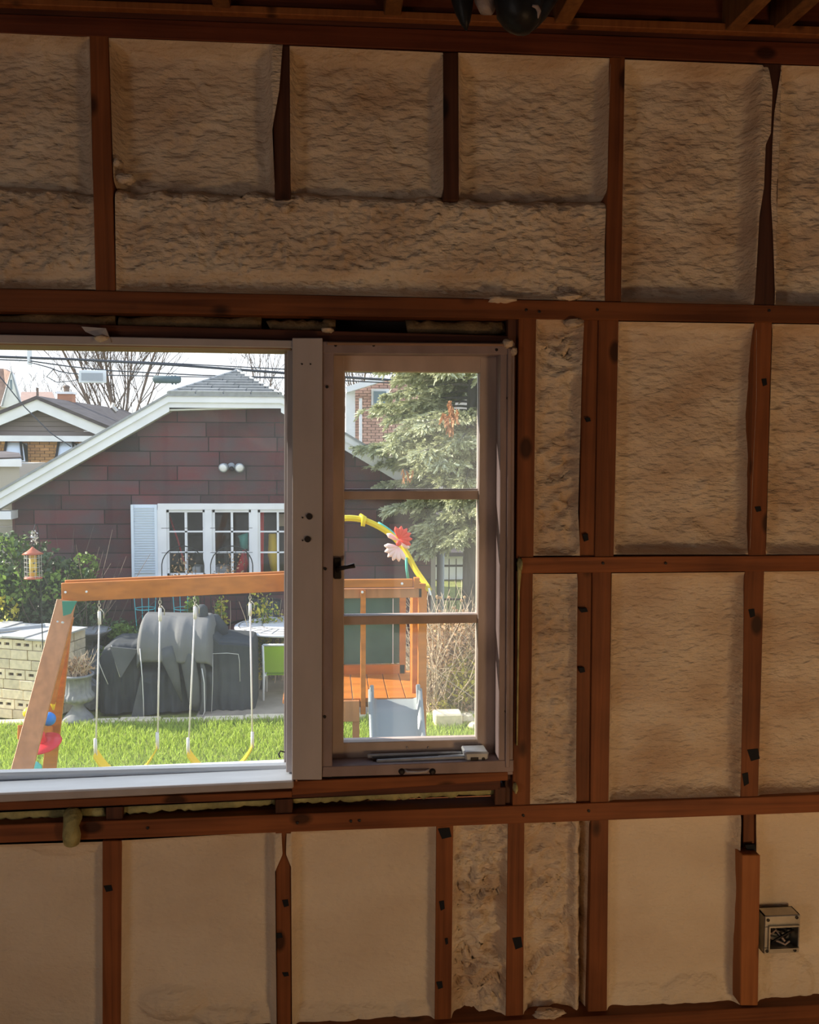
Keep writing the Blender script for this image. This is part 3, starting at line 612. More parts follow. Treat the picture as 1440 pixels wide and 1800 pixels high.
# ---------------------------------------------------------------- ground
g = MB(); g.box((-60, .3, GZ-.2), (60, 90, GZ-.02)).build('ground', M['lawn'], None, kind='structure')
MB().box((-9, .3, GZ-.02), (6, 7.28, GZ)).build('lawn_soil', M['lawn'], None, kind='structure')
rs = np.random.RandomState(3)
def blades(name, x0, x1, y0, y1, n, h, m, wd=.005, par=None, **k):
    x = rs.uniform(x0, x1, n); y = rs.uniform(y0, y1, n); a = rs.uniform(0, 6.28, n); hh = h*rs.uniform(.5, 1.2, n); l = hh*rs.uniform(.1, .8, n); b = rs.uniform(0, 6.28, n)
    wx, wy = np.cos(a)*wd, np.sin(a)*wd; z = np.full(n, GZ-.002); lx, ly = np.cos(b)*l, np.sin(b)*l
    v = np.stack([np.stack(q, -1) for q in ((x-wx, y-wy, z), (x+wx, y+wy, z), (x+wx*.8+lx*.35, y+wy*.8+ly*.35, z+hh*.6), (x-wx*.8+lx*.35, y-wy*.8+ly*.35, z+hh*.6), (x+lx, y+ly, z+hh))], 1)
    i = np.arange(n)[:, None]*5; f = np.concatenate([i+np.array([[0, 1, 2]]), i+np.array([[0, 2, 3]]), i+np.array([[3, 2, 4]])])
    return npmesh(name, v, f, M[m], par, False, **k)
blades('lawn_grass', -4.6, 3.2, 3.8, 7.3, 76000, .07, 'grass', label='bright green sunlit lawn in front of the grill and patio', cat='grass', kind='stuff')
pat = empty('patio', kind='structure')
for i in range(2):
    for j in range(3):
        MB().box((-1.35+i*1.05, 7.42+j*1.0, GZ-.06), (-1.35+i*1.05+1.04, 7.42+j*1.0+.99, GZ+.012)).build('concrete_slab', M['concrete'], pat, bevel=.006)
for i in range(14):
    x = -4.2+i*.42; MB().box((x, 7.27, GZ-.05), (x+.41, 7.40, GZ+.025+.008*(i % 3))).build('edging_stone', M['paver'], pat, bevel=.012)
# ---------------------------------------------------------------- garage
GYf = 10.0
gar = thing('garage', 'garage with dark maroon brick-pattern siding, white rake boards and clipped gable', 'garage', (P(393, 900, GYf).x, GYf, GZ))
gx0, gx1 = P(25, 900, GYf).x, P(762, 900, GYf).x; cxg = (gx0+gx1)/2
zfl = P(400, 714, GYf).z; zel = P(25, 862, GYf).z
xfl0, xfl1 = P(302, 714, GYf).x, 0; xfl1 = 2*cxg-xfl0
poly = [(gx0, GZ), (gx1, GZ), (gx1, zel), (xfl1, zfl), (xfl0, zfl), (gx0, zel)]
def clip(sub, cl):
    def ins(p, a, b): return (b[0]-a[0])*(p[1]-a[1])-(b[1]-a[1])*(p[0]-a[0]) >= -1e-9
    def inter(p, q, a, b):
        d1 = (b[0]-a[0])*(p[1]-a[1])-(b[1]-a[1])*(p[0]-a[0]); d2 = (b[0]-a[0])*(q[1]-a[1])-(b[1]-a[1])*(q[0]-a[0]); t = d1/(d1-d2)
        return (p[0]+(q[0]-p[0])*t, p[1]+(q[1]-p[1])*t)
    out = sub
    for i in range(len(cl)):
        a, b = cl[i], cl[(i+1) % len(cl)]; src, out = out, []
        for j in range(len(src)):
            p, q = src[j-1], src[j]
            if ins(q, a, b):
                if not ins(p, a, b): out.append(inter(p, q, a, b))
                out.append(q)
            elif ins(p, a, b): out.append(inter(p, q, a, b))
        if not out: return []
    return out
wl, wr = P(280, 950, GYf).x, P(532, 950, GYf).x; wt, wbm = P(400, 887, GYf).z, P(400, 1016, GYf).z
def rects(a, b, c, d):   # rectangle minus the window opening
    if b <= wl or a >= wr or d <= wbm or c >= wt: return [(a, b, c, d)]
    o = []
    if a < wl: o.append((a, wl, c, d))
    if b > wr: o.append((wr, b, c, d))
    if c < wbm: o.append((max(a, wl), min(b, wr), c, wbm))
    if d > wt: o.append((max(a, wl), min(b, wr), wt, d))
    return o
ch = .186; z = GZ+.05; row = 0; rg = random.Random(8)
z0c = P(400, 870, GYf).z; z = z0c-ch*math.ceil((z0c-GZ)/ch)
while z < zfl:
    x = gx0-.9+(.0, .55, .28, .75)[row % 4]-.3*rg.random()
    while x < gx1:
        ww = .87
        for a, b, c, d in rects(x+.006, x+ww-.006, z+.006, z+ch-.006):
            pl = clip([(a, c), (b, c), (b, d), (a, d)], poly)
            if len(pl) > 2 and b-a > .02:
                t = rg.uniform(0, .005)
                MB().prism([(px_, GYf-.012-t, pz_) for px_, pz_ in pl], (0, .03+t, 0)).build('siding_shingle', M['siding'], gar)
        x += ww
    z += ch; row += 1
for a, b, c, d in ((gx0, wl, GZ-.1, zfl), (wr, gx1, GZ-.1, zfl), (wl, wr, GZ-.1, wbm), (wl, wr, wt, zfl)):
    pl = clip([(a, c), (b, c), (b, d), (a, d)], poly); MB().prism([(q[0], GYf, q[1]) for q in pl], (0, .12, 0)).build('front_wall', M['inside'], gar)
GB = GYf+6.5
MB().box((gx0, GYf+.1, GZ-.1), (gx0+.1, GB, zel)).build('side_wall', M['siding'], gar); MB().box((gx1-.1, GYf+.1, GZ-.1), (gx1, GB, zel)).build('side_wall', M['siding'], gar)
MB().box((gx0, GB-.1, GZ-.1), (gx1, GB, zel)).build('rear_wall', M['siding'], gar)
MB().box((gx1-.03, GYf-.03, GZ), (gx1+.03, GYf+.02, zel)).build('corner_board', M['beige'], gar); MB().box((gx0-.02, GYf-.02, GZ), (gx0+.01, GYf+.02, zel)).build('corner_board', M['siding'], gar)
# roof: rakes, flat fascia, hip
Yo = GYf-.28
q0 = P(-30, 882, Yo); q1 = P(297, 695, Yo); q2x = 2*cxg-q1.x+.02; q3x = 2*cxg-q0.x
def rake(pa, pb, h, y0, y1, m, name, **k):
    a = [(pa[0], y0, pa[1]-h), (pb[0], y0, pb[1]-h), (pb[0], y0, pb[1]), (pa[0], y0, pa[1])]
    MB().hexa(a, [(q[0], y1, q[2]) for q in a]).build(name, m, gar, **k)
L0, L1 = (q0.x, q0.z), (q1.x, q1.z); R0_, R1 = (q2x, q1.z), (q3x, q0.z)
for pa, pb in ((L0, L1), (L1, R0_), (R0_, R1)):
    rake(pa, pb, .20 if pa is not L1 else .15, Yo, Yo+.03, M['trimw'], 'rake_board'); rake(pa, pb, .085, Yo-.03, Yo, M['trimw'], 'crown_board')
    s = MB(); h = .165
    a = [(pa[0], Yo+.02, pa[1]-.19), (pb[0], Yo+.02, pb[1]-(.19 if pa is not L1 else .14)), (pb[0], GYf, pb[1]-(.19 if pa is not L1 else .14)), (pa[0], GYf, pa[1]-.19)]
    s.hexa(a, [(q[0], q[1], q[2]+.02) for q in a]).build('soffit', M['soffit'], gar)
slope = (L1[1]-L0[1])/(L1[0]-L0[0]); zr = L1[1]+slope*(cxg-L1[0]); Yr = P(412, 650, 0).y
# ridge start depth from where its top appears
Yr = Yo+1.75
for pa, pb, sgn in ((L0, L1, 1), (R1, R0_, -1)):
    a = [(pa[0], Yo-.05, pa[1]), (pb[0], Yo-.05, pb[1]), (cxg, Yr, zr), (cxg, GB, zr), (pa[0], GB, pa[1])]
    s = MB(); s.prism(a, (0, 0, .03)).build('roof_slope', M['shingle'], gar)
# hip shingles, row by row
A, B, C = Vector((L1[0], Yo-.05, L1[1]+.02)), Vector((R0_[0], Yo-.05, L1[1]+.02)), Vector((cxg, Yr, zr+.03))
MB().prism([A, B, C], (0, 0, -.03)).build('hip_deck', M['shingle'], gar)
nrow = 9; nh = (B-A).cross(C-A).normalized(); nh = nh if nh.z > 0 else -nh
for i in range(nrow):
    t0, t1 = i/nrow, (i+1)/nrow; a0 = A.lerp(C, t0); b0 = B.lerp(C, t0); a1 = A.lerp(C, t1); b1 = B.lerp(C, t1)
    wdt = (b0-a0).length; x = -(.15 if i % 2 else 0); 
    while x < wdt:
        u0, u1 = max(x, 0)/wdt, min(x+.325, wdt)/wdt
        if u1-u0 > .01:
            v0 = a0.lerp(b0, u0); v1 = a0.lerp(b0, u1); w1_ = (b1-a1).length; cu = lambda u: min(max(((a0.lerp(b0, u)-a0).length-(a1-a0).dot((b0-a0).normalized()))/max(w1_, .01), 0), 1)
            v3 = a1.lerp(b1, cu(u0)); v2 = a1.lerp(b1, cu(u1))
            lo = nh*.034; hi = nh*.006
            MB().hexa([v0, v1, v2, v3], [v0+lo, v1+lo, v2+hi, v3+hi]).build('shingle', M['shingle'], gar)
        x += .34
MB().tube([A+nh*.01, C+nh*.015], .022, 6).build('hip_cap', M['shingle'], gar); MB().tube([B+nh*.01, C+nh*.015], .022, 6).build('hip_cap', M['shingle'], gar)
MB().tube([C+nh*.02, Vector((cxg, GB, zr+.03))], .04, 6).build('ridge_cap', M['shingle'], gar)
# curled end of the eave
MB().box((q0.x-.02, Yo, q0.z-.22), (gx0+.05, Yo+.3, q0.z-.12)).build('eave_return', M['trimw'], gar)
# garage window
gw = MB(); fy = GYf-.06
def gp(x, y): p = P(x, y, fy); return p.x, p.z
def gb(name, x0, y0, x1, y1, d0, d1, m='trimw', par=None):
    a = gp(x0, y1); b = gp(x1, y0); return MB().box((a[0], GYf-d0, a[1]), (b[0], GYf+d1, b[1])).build(name, M[m], par or gar)
wf = gb('window_frame', 277, 885, 536, 896, .06, .03)
gb('window_jamb', 277, 896, 292, 1016, .06, .03, par=wf); gb('window_jamb', 524, 896, 536, 1016, .06, .03, par=wf)
gb('window_sill', 274, 1012, 540, 1022, .09, .03, par=wf)
for x0 in (359, 440): gb('window_mullion', x0+2, 896, x0+13, 1012, .055, .03, par=wf)
for sx0, sx1 in ((292, 361), (373, 442), (453, 524)):
    for x0, x1 in ((sx0, sx0+4), (sx1-4, sx1)): gb('sash_rail', x0, 896, x1, 1012, .03, .02, par=wf)
    for y0, y1 in ((896, 901), (1008, 1012)): gb('sash_rail', sx0, y0, sx1, y1, .03, .02, par=wf)
    mx = (sx0+sx1)/2; gb('glazing_bar', mx-1.5, 900, mx+1.5, 1010, .022, .015, par=wf)
    for yb in (935, 971.5): gb('glazing_bar', sx0+3, yb-1.5, sx1-3, yb+1.5, .022, .015, par=wf)
    for ya, yb in ((900, 935), (935, 971), (971, 1009)):
        for xa, xb in ((sx0+3, mx), (mx, sx1-3)): gb('window_pane', xa, ya, xb, yb, .004, .004, 'gglass', par=wf)
# louvred shutter
def shutter(x0, x1):
    sh = gb('shutter', x0, 887, x1, 1016, .045, -.015, 'trimw2')
    a, b = gp(x0, 1016), gp(x1, 887)
    i = 0; n = 27
    for i in range(n):
        zz = a[1]+.06+(b[1]-a[1]-.11)*i/(n-1)
        MB().beam((a[0]+.035, GYf-.055, zz), (b[0]-.035, GYf-.055, zz), .006, .026, (0, -.6, 1)).build('louvre', M['trimw2'], sh)
    for xx in (a[0]+.017, b[0]-.017): MB().box((xx-.017, GYf-.07, a[1]), (xx+.017, GYf-.04, b[1])).build('stile', M['trimw2'], sh)
M['trimw2'] = mat('shutter_white', (.74, .82, .90), .5)
shutter(232, 276); shutter(537, 578)
# things inside the garage window
def lay(name, label, cat, pts, r, m, n=8, grp=None): return MB().tube([P(*p) for p in pts], r, n).build(name, M[m], None, True, label=label, cat=cat, group=grp)
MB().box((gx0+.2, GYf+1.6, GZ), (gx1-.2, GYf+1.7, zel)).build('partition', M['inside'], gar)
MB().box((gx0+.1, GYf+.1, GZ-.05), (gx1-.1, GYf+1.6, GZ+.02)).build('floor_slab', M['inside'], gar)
lay('broom_handle', 'thin red handle leaning inside the garage window, leftmost sash', 'broom handle', [(296, 902, GYf+.35), (312, 948, GYf+.35), (330, 1010, GYf+.35)], .012, 'red')
MB().prism([P(x, y, GYf+.3) for x, y in ((455, 900), (464, 900), (463, 1012), (452, 1012))], (0, .05, 0)).build('red_cloth', M['red'], None, label='red cloth hanging at the left edge of the third garage sash', cat='cloth')
s = MB(); s.tube([P(479, 938, GYf+.3), P(480, 975, GYf+.3), P(484, 1012, GYf+.3)], [.05, .07, .05], 10).build('yellow_bag', M['yellow'], None, True, label='yellow rolled bag behind the third garage sash', cat='bag')
s = MB(); s.tube([P(420, 945, GYf+.3), P(428, 940, GYf+.3), P(430, 965, GYf+.3)], [.03, .07, .05], 10).build('blue_jug', M['teal'], None, True, label='blue jug behind the middle garage sash', cat='jug')
s = MB(); s.tube([P(430, 965, GYf+.28), P(428, 990, GYf+.28), P(422, 1012, GYf+.28)], [.02, .07, .08], 10).build('red_bag', M['red'], None, True, label='crumpled red bag under the blue jug in the garage', cat='bag')
MB().box(tuple(P(338, 1012, GYf+.25)), tuple(P(357, 992, GYf+.5))).build('grey_bin', M['whitebox'], None, bevel=.01, label='pale grey bin low behind the leftmost garage sash', cat='bin')
MB().box(tuple(P(376, 1012, GYf+.25)), tuple(P(404, 992, GYf+.5))).build('grey_crate', M['whitebox'], None, bevel=.01, label='pale crate low behind the middle garage sash', cat='crate')
MB().box(tuple(P(488, 925, GYf+.35)), tuple(P(508, 902, GYf+.5))).build('cardboard_box', M['cardb'], None, label='tan cardboard box high behind the third garage sash', cat='box')
# flood light
fl = thing('flood_light', 'twin-head white flood light mounted high on the maroon garage wall', 'flood light', P(407, 822, GYf-.05))
MB().lathe(P(407, 820, GYf-.01), [(.05, 0), (.05, .03), (.02, .04)], 14, (0, -1, 0)).build('base', M['greypost'], fl, True)
MB().ball(P(407, 824, GYf-.09), .032, 10).build('sensor', M['darkmetal'], fl, True)
for sx_ in (-1, 1):
    c = P(407+sx_*14, 822, GYf-.12); ax = (sx_*.25, -1, -.25)
    hd = MB().lathe(c, [(.02, -.09), (.045, -.06), (.058, 0), (.060, .02)], 16, ax).build('lamp_head', M['greypost'], fl, True)
    MB().lathe(c, [(.053, .018), (.04, .028), (.01, .032)], 16, ax).build('lens', M['whitem'], hd, True)
# ---------------------------------------------------------------- neighbour with taupe gable
Yn = 20.0
nb = thing('neighbour_house', 'brick house with taupe gable and white bargeboards beyond the garage roof', 'house', (P(72, 800, Yn).x, Yn, GZ))
ap = P(72, 703, Yn); sl = (P(190, 752, Yn).z-ap.z)/(P(190, 752, Yn).x-ap.x); zb = P(72, 766, Yn).z; hw = (ap.z-zb)/abs(sl)+.35
for sg in (-1, 1):
    pa = Vector((ap.x+sg*hw, Yn-.3, ap.z-abs(sl)*hw)); pb = Vector((ap.x, Yn-.3, ap.z))
    a = [pa-Vector((0, 0, .24)), pb-Vector((0, 0, .24)), pb, pa]; MB().hexa(a, [q+Vector((0, .06, 0)) for q in a]).build('bargeboard', M['trimw'], nb)
    a = [pa, pb, pb+Vector((0, 9, 0)), pa+Vector((0, 9, 0))]; MB().prism([q+Vector((0, -.05, 0)) for q in a], (0, 0, .08)).build('roof_slope', M['roofdark'], nb)
z = zb; tri = [(ap.x-hw+.3, zb), (ap.x+hw-.3, zb), (ap.x, ap.z-.1)]
while z < ap.z-.15:
    pl = clip([(ap.x-hw, z), (ap.x+hw, z), (ap.x+hw, z+.105), (ap.x-hw, z+.105)], tri)
    if len(pl) > 2:
        m_ = len(pl); a = [Vector((q[0], Yn-(.03 if q[1] < z+.05 else .0), q[1])) for q in pl]; MB().prism(a, (0, .08, 0)).build('clapboard', M['clap'], nb)
    z += .11
zb2 = P(72, 776, Yn).z
MB().box((ap.x-hw, Yn-.25, zb2), (ap.x+hw-.2, Yn, zb)).build('frieze_board', M['trimw'], nb)
MB().box((ap.x-hw+.3, Yn+.05, GZ), (ap.x+hw-.3, Yn+9, zb)).build('house_body', M['mortar'], nb)
s = MB(); z = zb2-.07; r = 0
while z > GZ+1.6:
    x = ap.x-hw+.3-(.11 if r % 2 else 0)
    while x < ap.x+hw-.3: s.box((x+.006, Yn, z), (x+.206, Yn+.06, z+.06)); x += .215
    z -= .07; r += 1
s.build('brick_face', M['bricko'], nb, kind='stuff')
for px in (24, 116):
    a = [P(px-20, 811, Yn-.7), P(px+18, 811, Yn-.7), P(px+14, 779, Yn), P(px-14, 779, Yn)]
    aw = MB().prism(a, (0, .02, .03)).build('window_awning', M['awning'], nb)
    for u in (.06, .94):
        MB().beam(a[0].lerp(a[1], u)+Vector((0, -.01, .04)), a[3].lerp(a[2], u)+Vector((0, -.01, .04)), .05, .03).build('awning_strip', M['darkmetal'], aw)
    MB().prism([a[1], a[2], Vector((a[2].x, a[2].y, a[1].z))], (.03, 0, 0)).build('awning_side', M['trimw'], aw)
    MB().box((a[0].x+.12, Yn-.03, a[0].z-1.0), (a[1].x-.12, Yn-.01, a[3].z)).build('window', M['winglass'], nb)
cc = P(117, 722, Yn+2.5)
chm = MB().box((cc.x-.18, cc.y-.15, cc.z-.3), (cc.x+.18, cc.y+.2, P(117, 693, Yn+2.5).z)).build('chimney', M['brickr'], nb)
MB().box((cc.x-.21, cc.y-.18, P(117, 693, Yn+2.5).z), (cc.x+.21, cc.y+.23, P(117, 689, Yn+2.5).z)).build('chimney_crown', M['trimw'], chm)
MB().lathe(P(117, 689, Yn+2.5), [(.07, 0), (.07, .10), (.1, .12), (.05, .17)], 10).build('chimney_cap', M['bark'], chm)
MB().tube([P(205, 724, Yn+3), P(198, 716, Yn+3), P(200, 708, Yn+3)], [.06, .08, .05], 8).build('roof_vent', M['galv'], nb)
# low shed roof and fence left of the garage
lf = thing('side_shed', 'low white-edged shed roof beside the brick neighbour house', 'shed', P(15, 850, 14))
MB().prism([P(-120, 812, 14), P(38, 806, 14), P(34, 799, 14.6), P(10, 796, 15.5), P(-120, 796, 15.5)], (0, 0, .03)).build('roof', M['roofdark'], lf)
MB().box(tuple(P(-120, 820, 14)), tuple(P(38, 807, 14.05))).build('fascia', M['trimw'], lf)
MB().box((P(-120, 820, 14.1).x, 14.1, GZ), (P(34, 820, 14.1).x, 15.6, P(30, 816, 14.1).z)).build('wall', M['beige'], lf)
fn = thing('beige_fence', 'beige board fence at the left corner of the garage', 'fence', (P(0, 900, 10.4).x, 10.4, GZ))
zt_ = P(10, 869, 10.4).z; i = 0
for k in range(12):
    z = GZ+.02+k*.215
    if z > zt_-.05: break
    MB().box((P(-260, 900, 10.4).x, 10.4-.01*(k % 2), z), (P(23, 900, 10.4).x, 10.45, min(z+.205, zt_))).build('board', M['beige'], fn, bevel=.008)
sg = thing('fence_sign', 'small white sign with tiny dark print on the beige fence', 'sign', P(8, 908, 10.36))
MB().box(tuple(P(-14, 913, 10.37)), tuple(P(19, 903, 10.39))).build('sign_plate', M['whitem'], sg)
rr = random.Random(2)
for k in range(9): 
    x = -11+k*3.1; MB().box(tuple(P(x, 909+rr.random()*1.5, 10.362)), tuple(P(x+1.9, 905.5+rr.random(), 10.37))).build('print_mark', M['blackw'] if k % 3 else M['blue'], sg)
# far left steep white gable and red roof
cg = thing('steep_gable_house', 'tall white steep gable with tan brick flank at far left', 'house', P(18, 740, 32))
MB().prism([P(2, 716, 32), P(36, 716, 32), P(20, 655, 32)], (0, .3, 0)).build('gable', M['trimw'], cg)
MB().prism([P(-120, 716, 32.5), P(2, 716, 32.5), P(20, 655, 32.5), P(6, 648, 33), P(-120, 646, 33)], (0, .4, 0)).build('brick_flank', M['farbrick'], cg)
MB().box((P(-120, 716, 32.6).x, 32.6, GZ), (P(36, 716, 32.6).x, 38, P(36, 712, 32.6).z)).build('lower_wall', M['beige'], cg)
MB().tube([P(3, 714, 31.9), P(20, 653, 31.9), P(37, 714, 31.9)], .05, 5).build('gable_trim', M['greypost'], cg)
MB().box(tuple(P(18, 685, 31.98)), tuple(P(22, 668, 32.05))).build('window', M['bluewin'], cg)
rf = thing('red_roof_house', 'distant red-roofed house with a thin chimney behind the taupe gable', 'house', P(60, 740, 36))
a = [P(34, 712, 36), P(100, 712, 36), P(92, 693, 40), P(38, 693, 40)]; MB().prism(a, (0, 0, .1)).build('roof', M['farbrick'], rf)
MB().box((a[0].x, 36.3, GZ), (a[1].x, 40, a[0].z)).build('wall', M['farbrick'], rf)
MB().box(tuple(P(64, 702, 37)), tuple(P(68, 682, 37.3))).build('chimney', M['bark'], rf)
# brick house behind the spruce
bh = thing('red_brick_house', 'red brick house, paled for haze, with one blue window behind the spruce', 'house', P(680, 800, 22))
xa, xb = P(624, 750, 22).x, P(900, 750, 22).x
MB().prism([Vector((xa, 22.1, GZ)), Vector((xb, 22.1, GZ)), Vector((xb, 22.1, P(800, 640, 22).z)), Vector((P(672, 670, 22).x, 22.1, P(672, 668, 22).z)), Vector((xa, 22.1, P(640, 684, 22).z))], (0, 8, 0)).build('house_body', M['mortar'], bh)
s = MB(); z = P(650, 800, 22).z; r = 0
tp = [(xa, GZ), (xb, GZ), (xb, P(800, 640, 22).z), (P(672, 670, 22).x, P(672, 668, 22).z), (xa, P(640, 684, 22).z)]
while z < P(672, 664, 22).z:
    x = xa-(.1 if r % 2 else 0)
    while x < P(760, 700, 22).x:
        pl = clip([(x+.006, z), (x+.2, z), (x+.2, z+.062), (x+.006, z+.062)], tp)
        if len(pl) > 2: s.prism([(q[0], 22.03, q[1]) for q in pl], (0, .1, 0))
        x += .21
    z += .072; r += 1
s.build('brick_face', M['palebrick'], bh, kind='stuff')  # brick colour lightened to carry distant haze
wf2 = MB().box(tuple(P(653, 716, 21.95)), tuple(P(684, 684, 22.05))).build('window', M['trimw'], bh); MB().box(tuple(P(657, 714, 21.92)), tuple(P(679, 688, 21.97))).build('pane', M['bluewin'], wf2)
MB().box((P(608, 750, 21.8).x, 21.8, GZ), (xa, 22.3, P(620, 684, 21.8).z)).build('corner_trim', M['trimw'], bh)
MB().beam(P(608, 686, 21.6), P(676, 665, 21.6), .5, .14).build('rake_board', M['trimw'], bh)
MB().tube([P(634, 700, 21.7), P(634, 800, 21.7)], .04, 6).build('downpipe', M['trimw'], bh)
# ---------------------------------------------------------------- cables
def cab(label, pts, r, Yc=17):
    n = 26; f_ = line(pts); xs = np.linspace(pts[0][0], pts[-1][0], n)
    o = MB().tube([P(x, float(f_(x)), Yc) for x in xs], r, 5).build('overhead_cable', M['cable'], None, True, label=label, cat='cable'); return o
cab('topmost thin overhead cable across the sky above the houses', [(-60, 623), (0, 626), (250, 636), (520, 650), (860, 664)], .012)
cab('thick dark overhead cable crossing the sky in front of the bare tree', [(-60, 625), (140, 632), (300, 641), (505, 656), (620, 664), (860, 678)], .026)
cab('frayed middle overhead cable below the thick cable', [(-60, 630), (50, 634), (120, 644), (200, 652), (360, 660), (505, 664), (860, 682)], .013)
cab('lower overhead cable carrying the grey splice case and passing the white reflection panel', [(50, 636), (90, 647), (110, 655), (160, 659), (320, 662), (505, 664.5)], .011, 16.8)
cab('thin slanting service cable dropping to the garage roof', [(-60, 625), (0, 662), (40, 712), (90, 762), (125, 785)], .010, 14)
MB().tube([P(95, 648, 16.8), P(82, 662, 17.0), P(100, 672, 17.2), P(125, 670, 17.2), P(150, 664, 17.2)], .008, 5).build('overhead_cable', M['cable'], None, True, label='looped slack cable hanging below the frayed cables at left', cat='cable')
bx = thing('reflection_panel', 'white rectangle at the overhead cables, put in for a window reflection', 'reflection panel', P(162, 662, 16.78))
MB().box(tuple(P(138, 673, 16.78)), tuple(P(187, 651, 16.8))).build('reflection_rim', M['whitebox'], bx, bevel=.01); MB().box(tuple(P(143, 669, 16.58)), tuple(P(181, 656, 16.62))).build('reflection_core', M['greypost'], bx)  # solid panel added in place of a pale reflection in the glass
sp = thing('splice_case', 'dark grey-green cylindrical splice case hanging on an overhead cable', 'splice case', P(294, 667, 16.78))
MB().tube([P(269, 668, 16.78), P(271, 667, 16.78), P(314, 667.5, 16.78), P(318, 668, 16.78)], [.05, .075, .075, .05], 10).build('case', M['splice'], sp, True)
for x in (302, 308): MB().tube([P(x, 660, 16.78), P(x+1, 676, 16.78)], .02, 5).build('strap', M['splice'], sp)
MB().box(tuple(P(48, 640, 16.9)), tuple(P(56, 612, 17.1))).build('insulator_bracket', M['whitebox'], None, label='pale bracket joining the overhead cables at far left', cat='bracket')
# ---------------------------------------------------------------- bare trees
def baretree(name, label, base, h, spread, seed, n0=14, m='bark'):
    rg = random.Random(seed); t = thing(name, label, 'tree', base, 'bare trees beyond the garages'); s = MB(); s2 = MB(); b = Vector(base)
    def br(p, d, L, r, lv, mb):
        pts = [p]; k = 5
        for i in range(k):
            d = (d+Vector((rg.uniform(-.13, .13), rg.uniform(-.13, .13), rg.uniform(-.03, .12)))).normalized(); pts.append(pts[-1]+d*L/k)
        mb.tube(pts, [r*(1-.7*i/k) for i in range(k+1)], 4 if lv else 7)
        if lv < 3:
            for _ in range((4, 4, 3)[lv]):
                i = rg.randint(1, k); a = Vector((rg.uniform(-1, 1), rg.uniform(-1, 1), rg.uniform(-.1, .5))).normalized()
                br(pts[i], (d*.8+a*.62).normalized(), L*rg.uniform(.45, .7), r*.45*(1-.5*i/k)+.004, lv+1, s)
    top = b+Vector((0, 0, h*.30)); s2.tube([b, top], [h*.022, h*.018], 9)
    for i in range(n0):
        a = 6.28*i/n0+rg.uniform(-.2, .2); q = spread*rg.uniform(.2, 1); br(top-Vector((0, 0, rg.uniform(0, .3))), Vector((math.cos(a)*q, math.sin(a)*q*.6, 1)).normalized(), h*rg.uniform(.5, .7), h*.0055, 0, s)
    s2.build('trunk', M[m], t, True); s.build('branches', M[m], t)
def gbase(px, Y): return (P(px, 800, Y).x, Y, GZ)
baretree('bare_tree', 'many-stemmed bare tree fanning up behind the garage roof slope', gbase(212, 29), 7.6, .50, 4, 17)
baretree('bare_tree', 'bare tree whose tips show above the garage hip roof', gbase(455, 33), 7.0, .4, 9, 7)
baretree('bare_tree', 'low faint bare tree between the brick chimney and the red roof', gbase(105, 42), 5.2, .6, 12, 6)
baretree('bare_tree', 'bare tree behind the steep white gable at far left', gbase(10, 45), 6.0, .6, 15, 5)
baretree('bare_tree', 'bare tree whose tips show over the red brick house', gbase(640, 34), 8.0, .6, 19, 8)
# ---------------------------------------------------------------- foliage
def leaves(name, blobs, n, size, m, par, seed=1, asp=.55, shell=.5, **k):
    r = np.random.RandomState(seed); bl = np.array(blobs, dtype=float); vol = bl[:, 3]*bl[:, 4]*bl[:, 5]; vol = vol**.7; i = r.choice(len(bl), n, p=vol/vol.sum())
    d = r.normal(size=(n, 3)); d /= np.linalg.norm(d, axis=1)[:, None]; rad = shell+(1-shell)*r.rand(n)**.6
    rad *= 1+.25*(r.rand(n)-.5); c = bl[i, :3]+d*bl[i, 3:6]*rad[:, None]
    u = r.normal(size=(n, 3)); u /= np.linalg.norm(u, axis=1)[:, None]; w = np.cross(u, r.normal(size=(n, 3))); w /= np.linalg.norm(w, axis=1)[:, None]; nn = np.cross(u, w)
    sz = size*r.uniform(.5, 1.3, n)[:, None]
    v = np.stack([c-u*sz, c+w*sz*asp+nn*sz*.15, c+u*sz, c-w*sz*asp+nn*sz*.15], 1)
    q = np.arange(n)[:, None]*4+np.array([[0, 1, 2, 3]])
    return npmesh(name, v, np.concatenate([q[:, [0, 1, 2]], q[:, [0, 2, 3]]]), M[m], par, **k)
def twigs(name, base, n, h, spread, r, m, par, seed, kink=.25, up=1.0, wx=.2, wy=.2):
    rg = random.Random(seed); s = MB(); b = Vector(base)
    for i in range(n):
        p = b+Vector((rg.uniform(-wx, wx), rg.uniform(-wy, wy), 0)); d = Vector((rg.uniform(-spread, spread), rg.uniform(-spread, spread)*.6, up)).normalized(); L = h*rg.uniform(.5, 1.1); pts = [p]
        for j in range(5): d = (d+Vector((rg.uniform(-kink, kink), rg.uniform(-kink, kink), rg.uniform(-kink, kink)*.6))).normalized(); pts.append(pts[-1]+d*L/5)
        s.tube(pts, [r, r*.9, r*.8, r*.6, r*.5, r*.3], 3)
    return s.build(name, M[m], par)
def Bb(px, py, Y, rx, ry, rz): p = P(px, py, Y); return (p.x, p.y, p.z, rx, ry, rz)
bs = thing('leafy_bush', 'large dark green leafy bush in front of the garage left corner', 'bush', gbase(70, 8.9))
leaves('foliage', [Bb(20, 1000, 8.9, .55, .45, .42), Bb(20, 1080, 8.9, .6, .5, .5), Bb(75, 1070, 9.0, .65, .4, .45), Bb(120, 1110, 9.0, .5, .35, .4), Bb(60, 1160, 8.9, .9, .4, .5), Bb(100, 1010, 9.1, .35, .25, .2), Bb(-60, 1050, 8.9, .6, .4, .7)], 9000, .040, 'leafd', bs, 2)
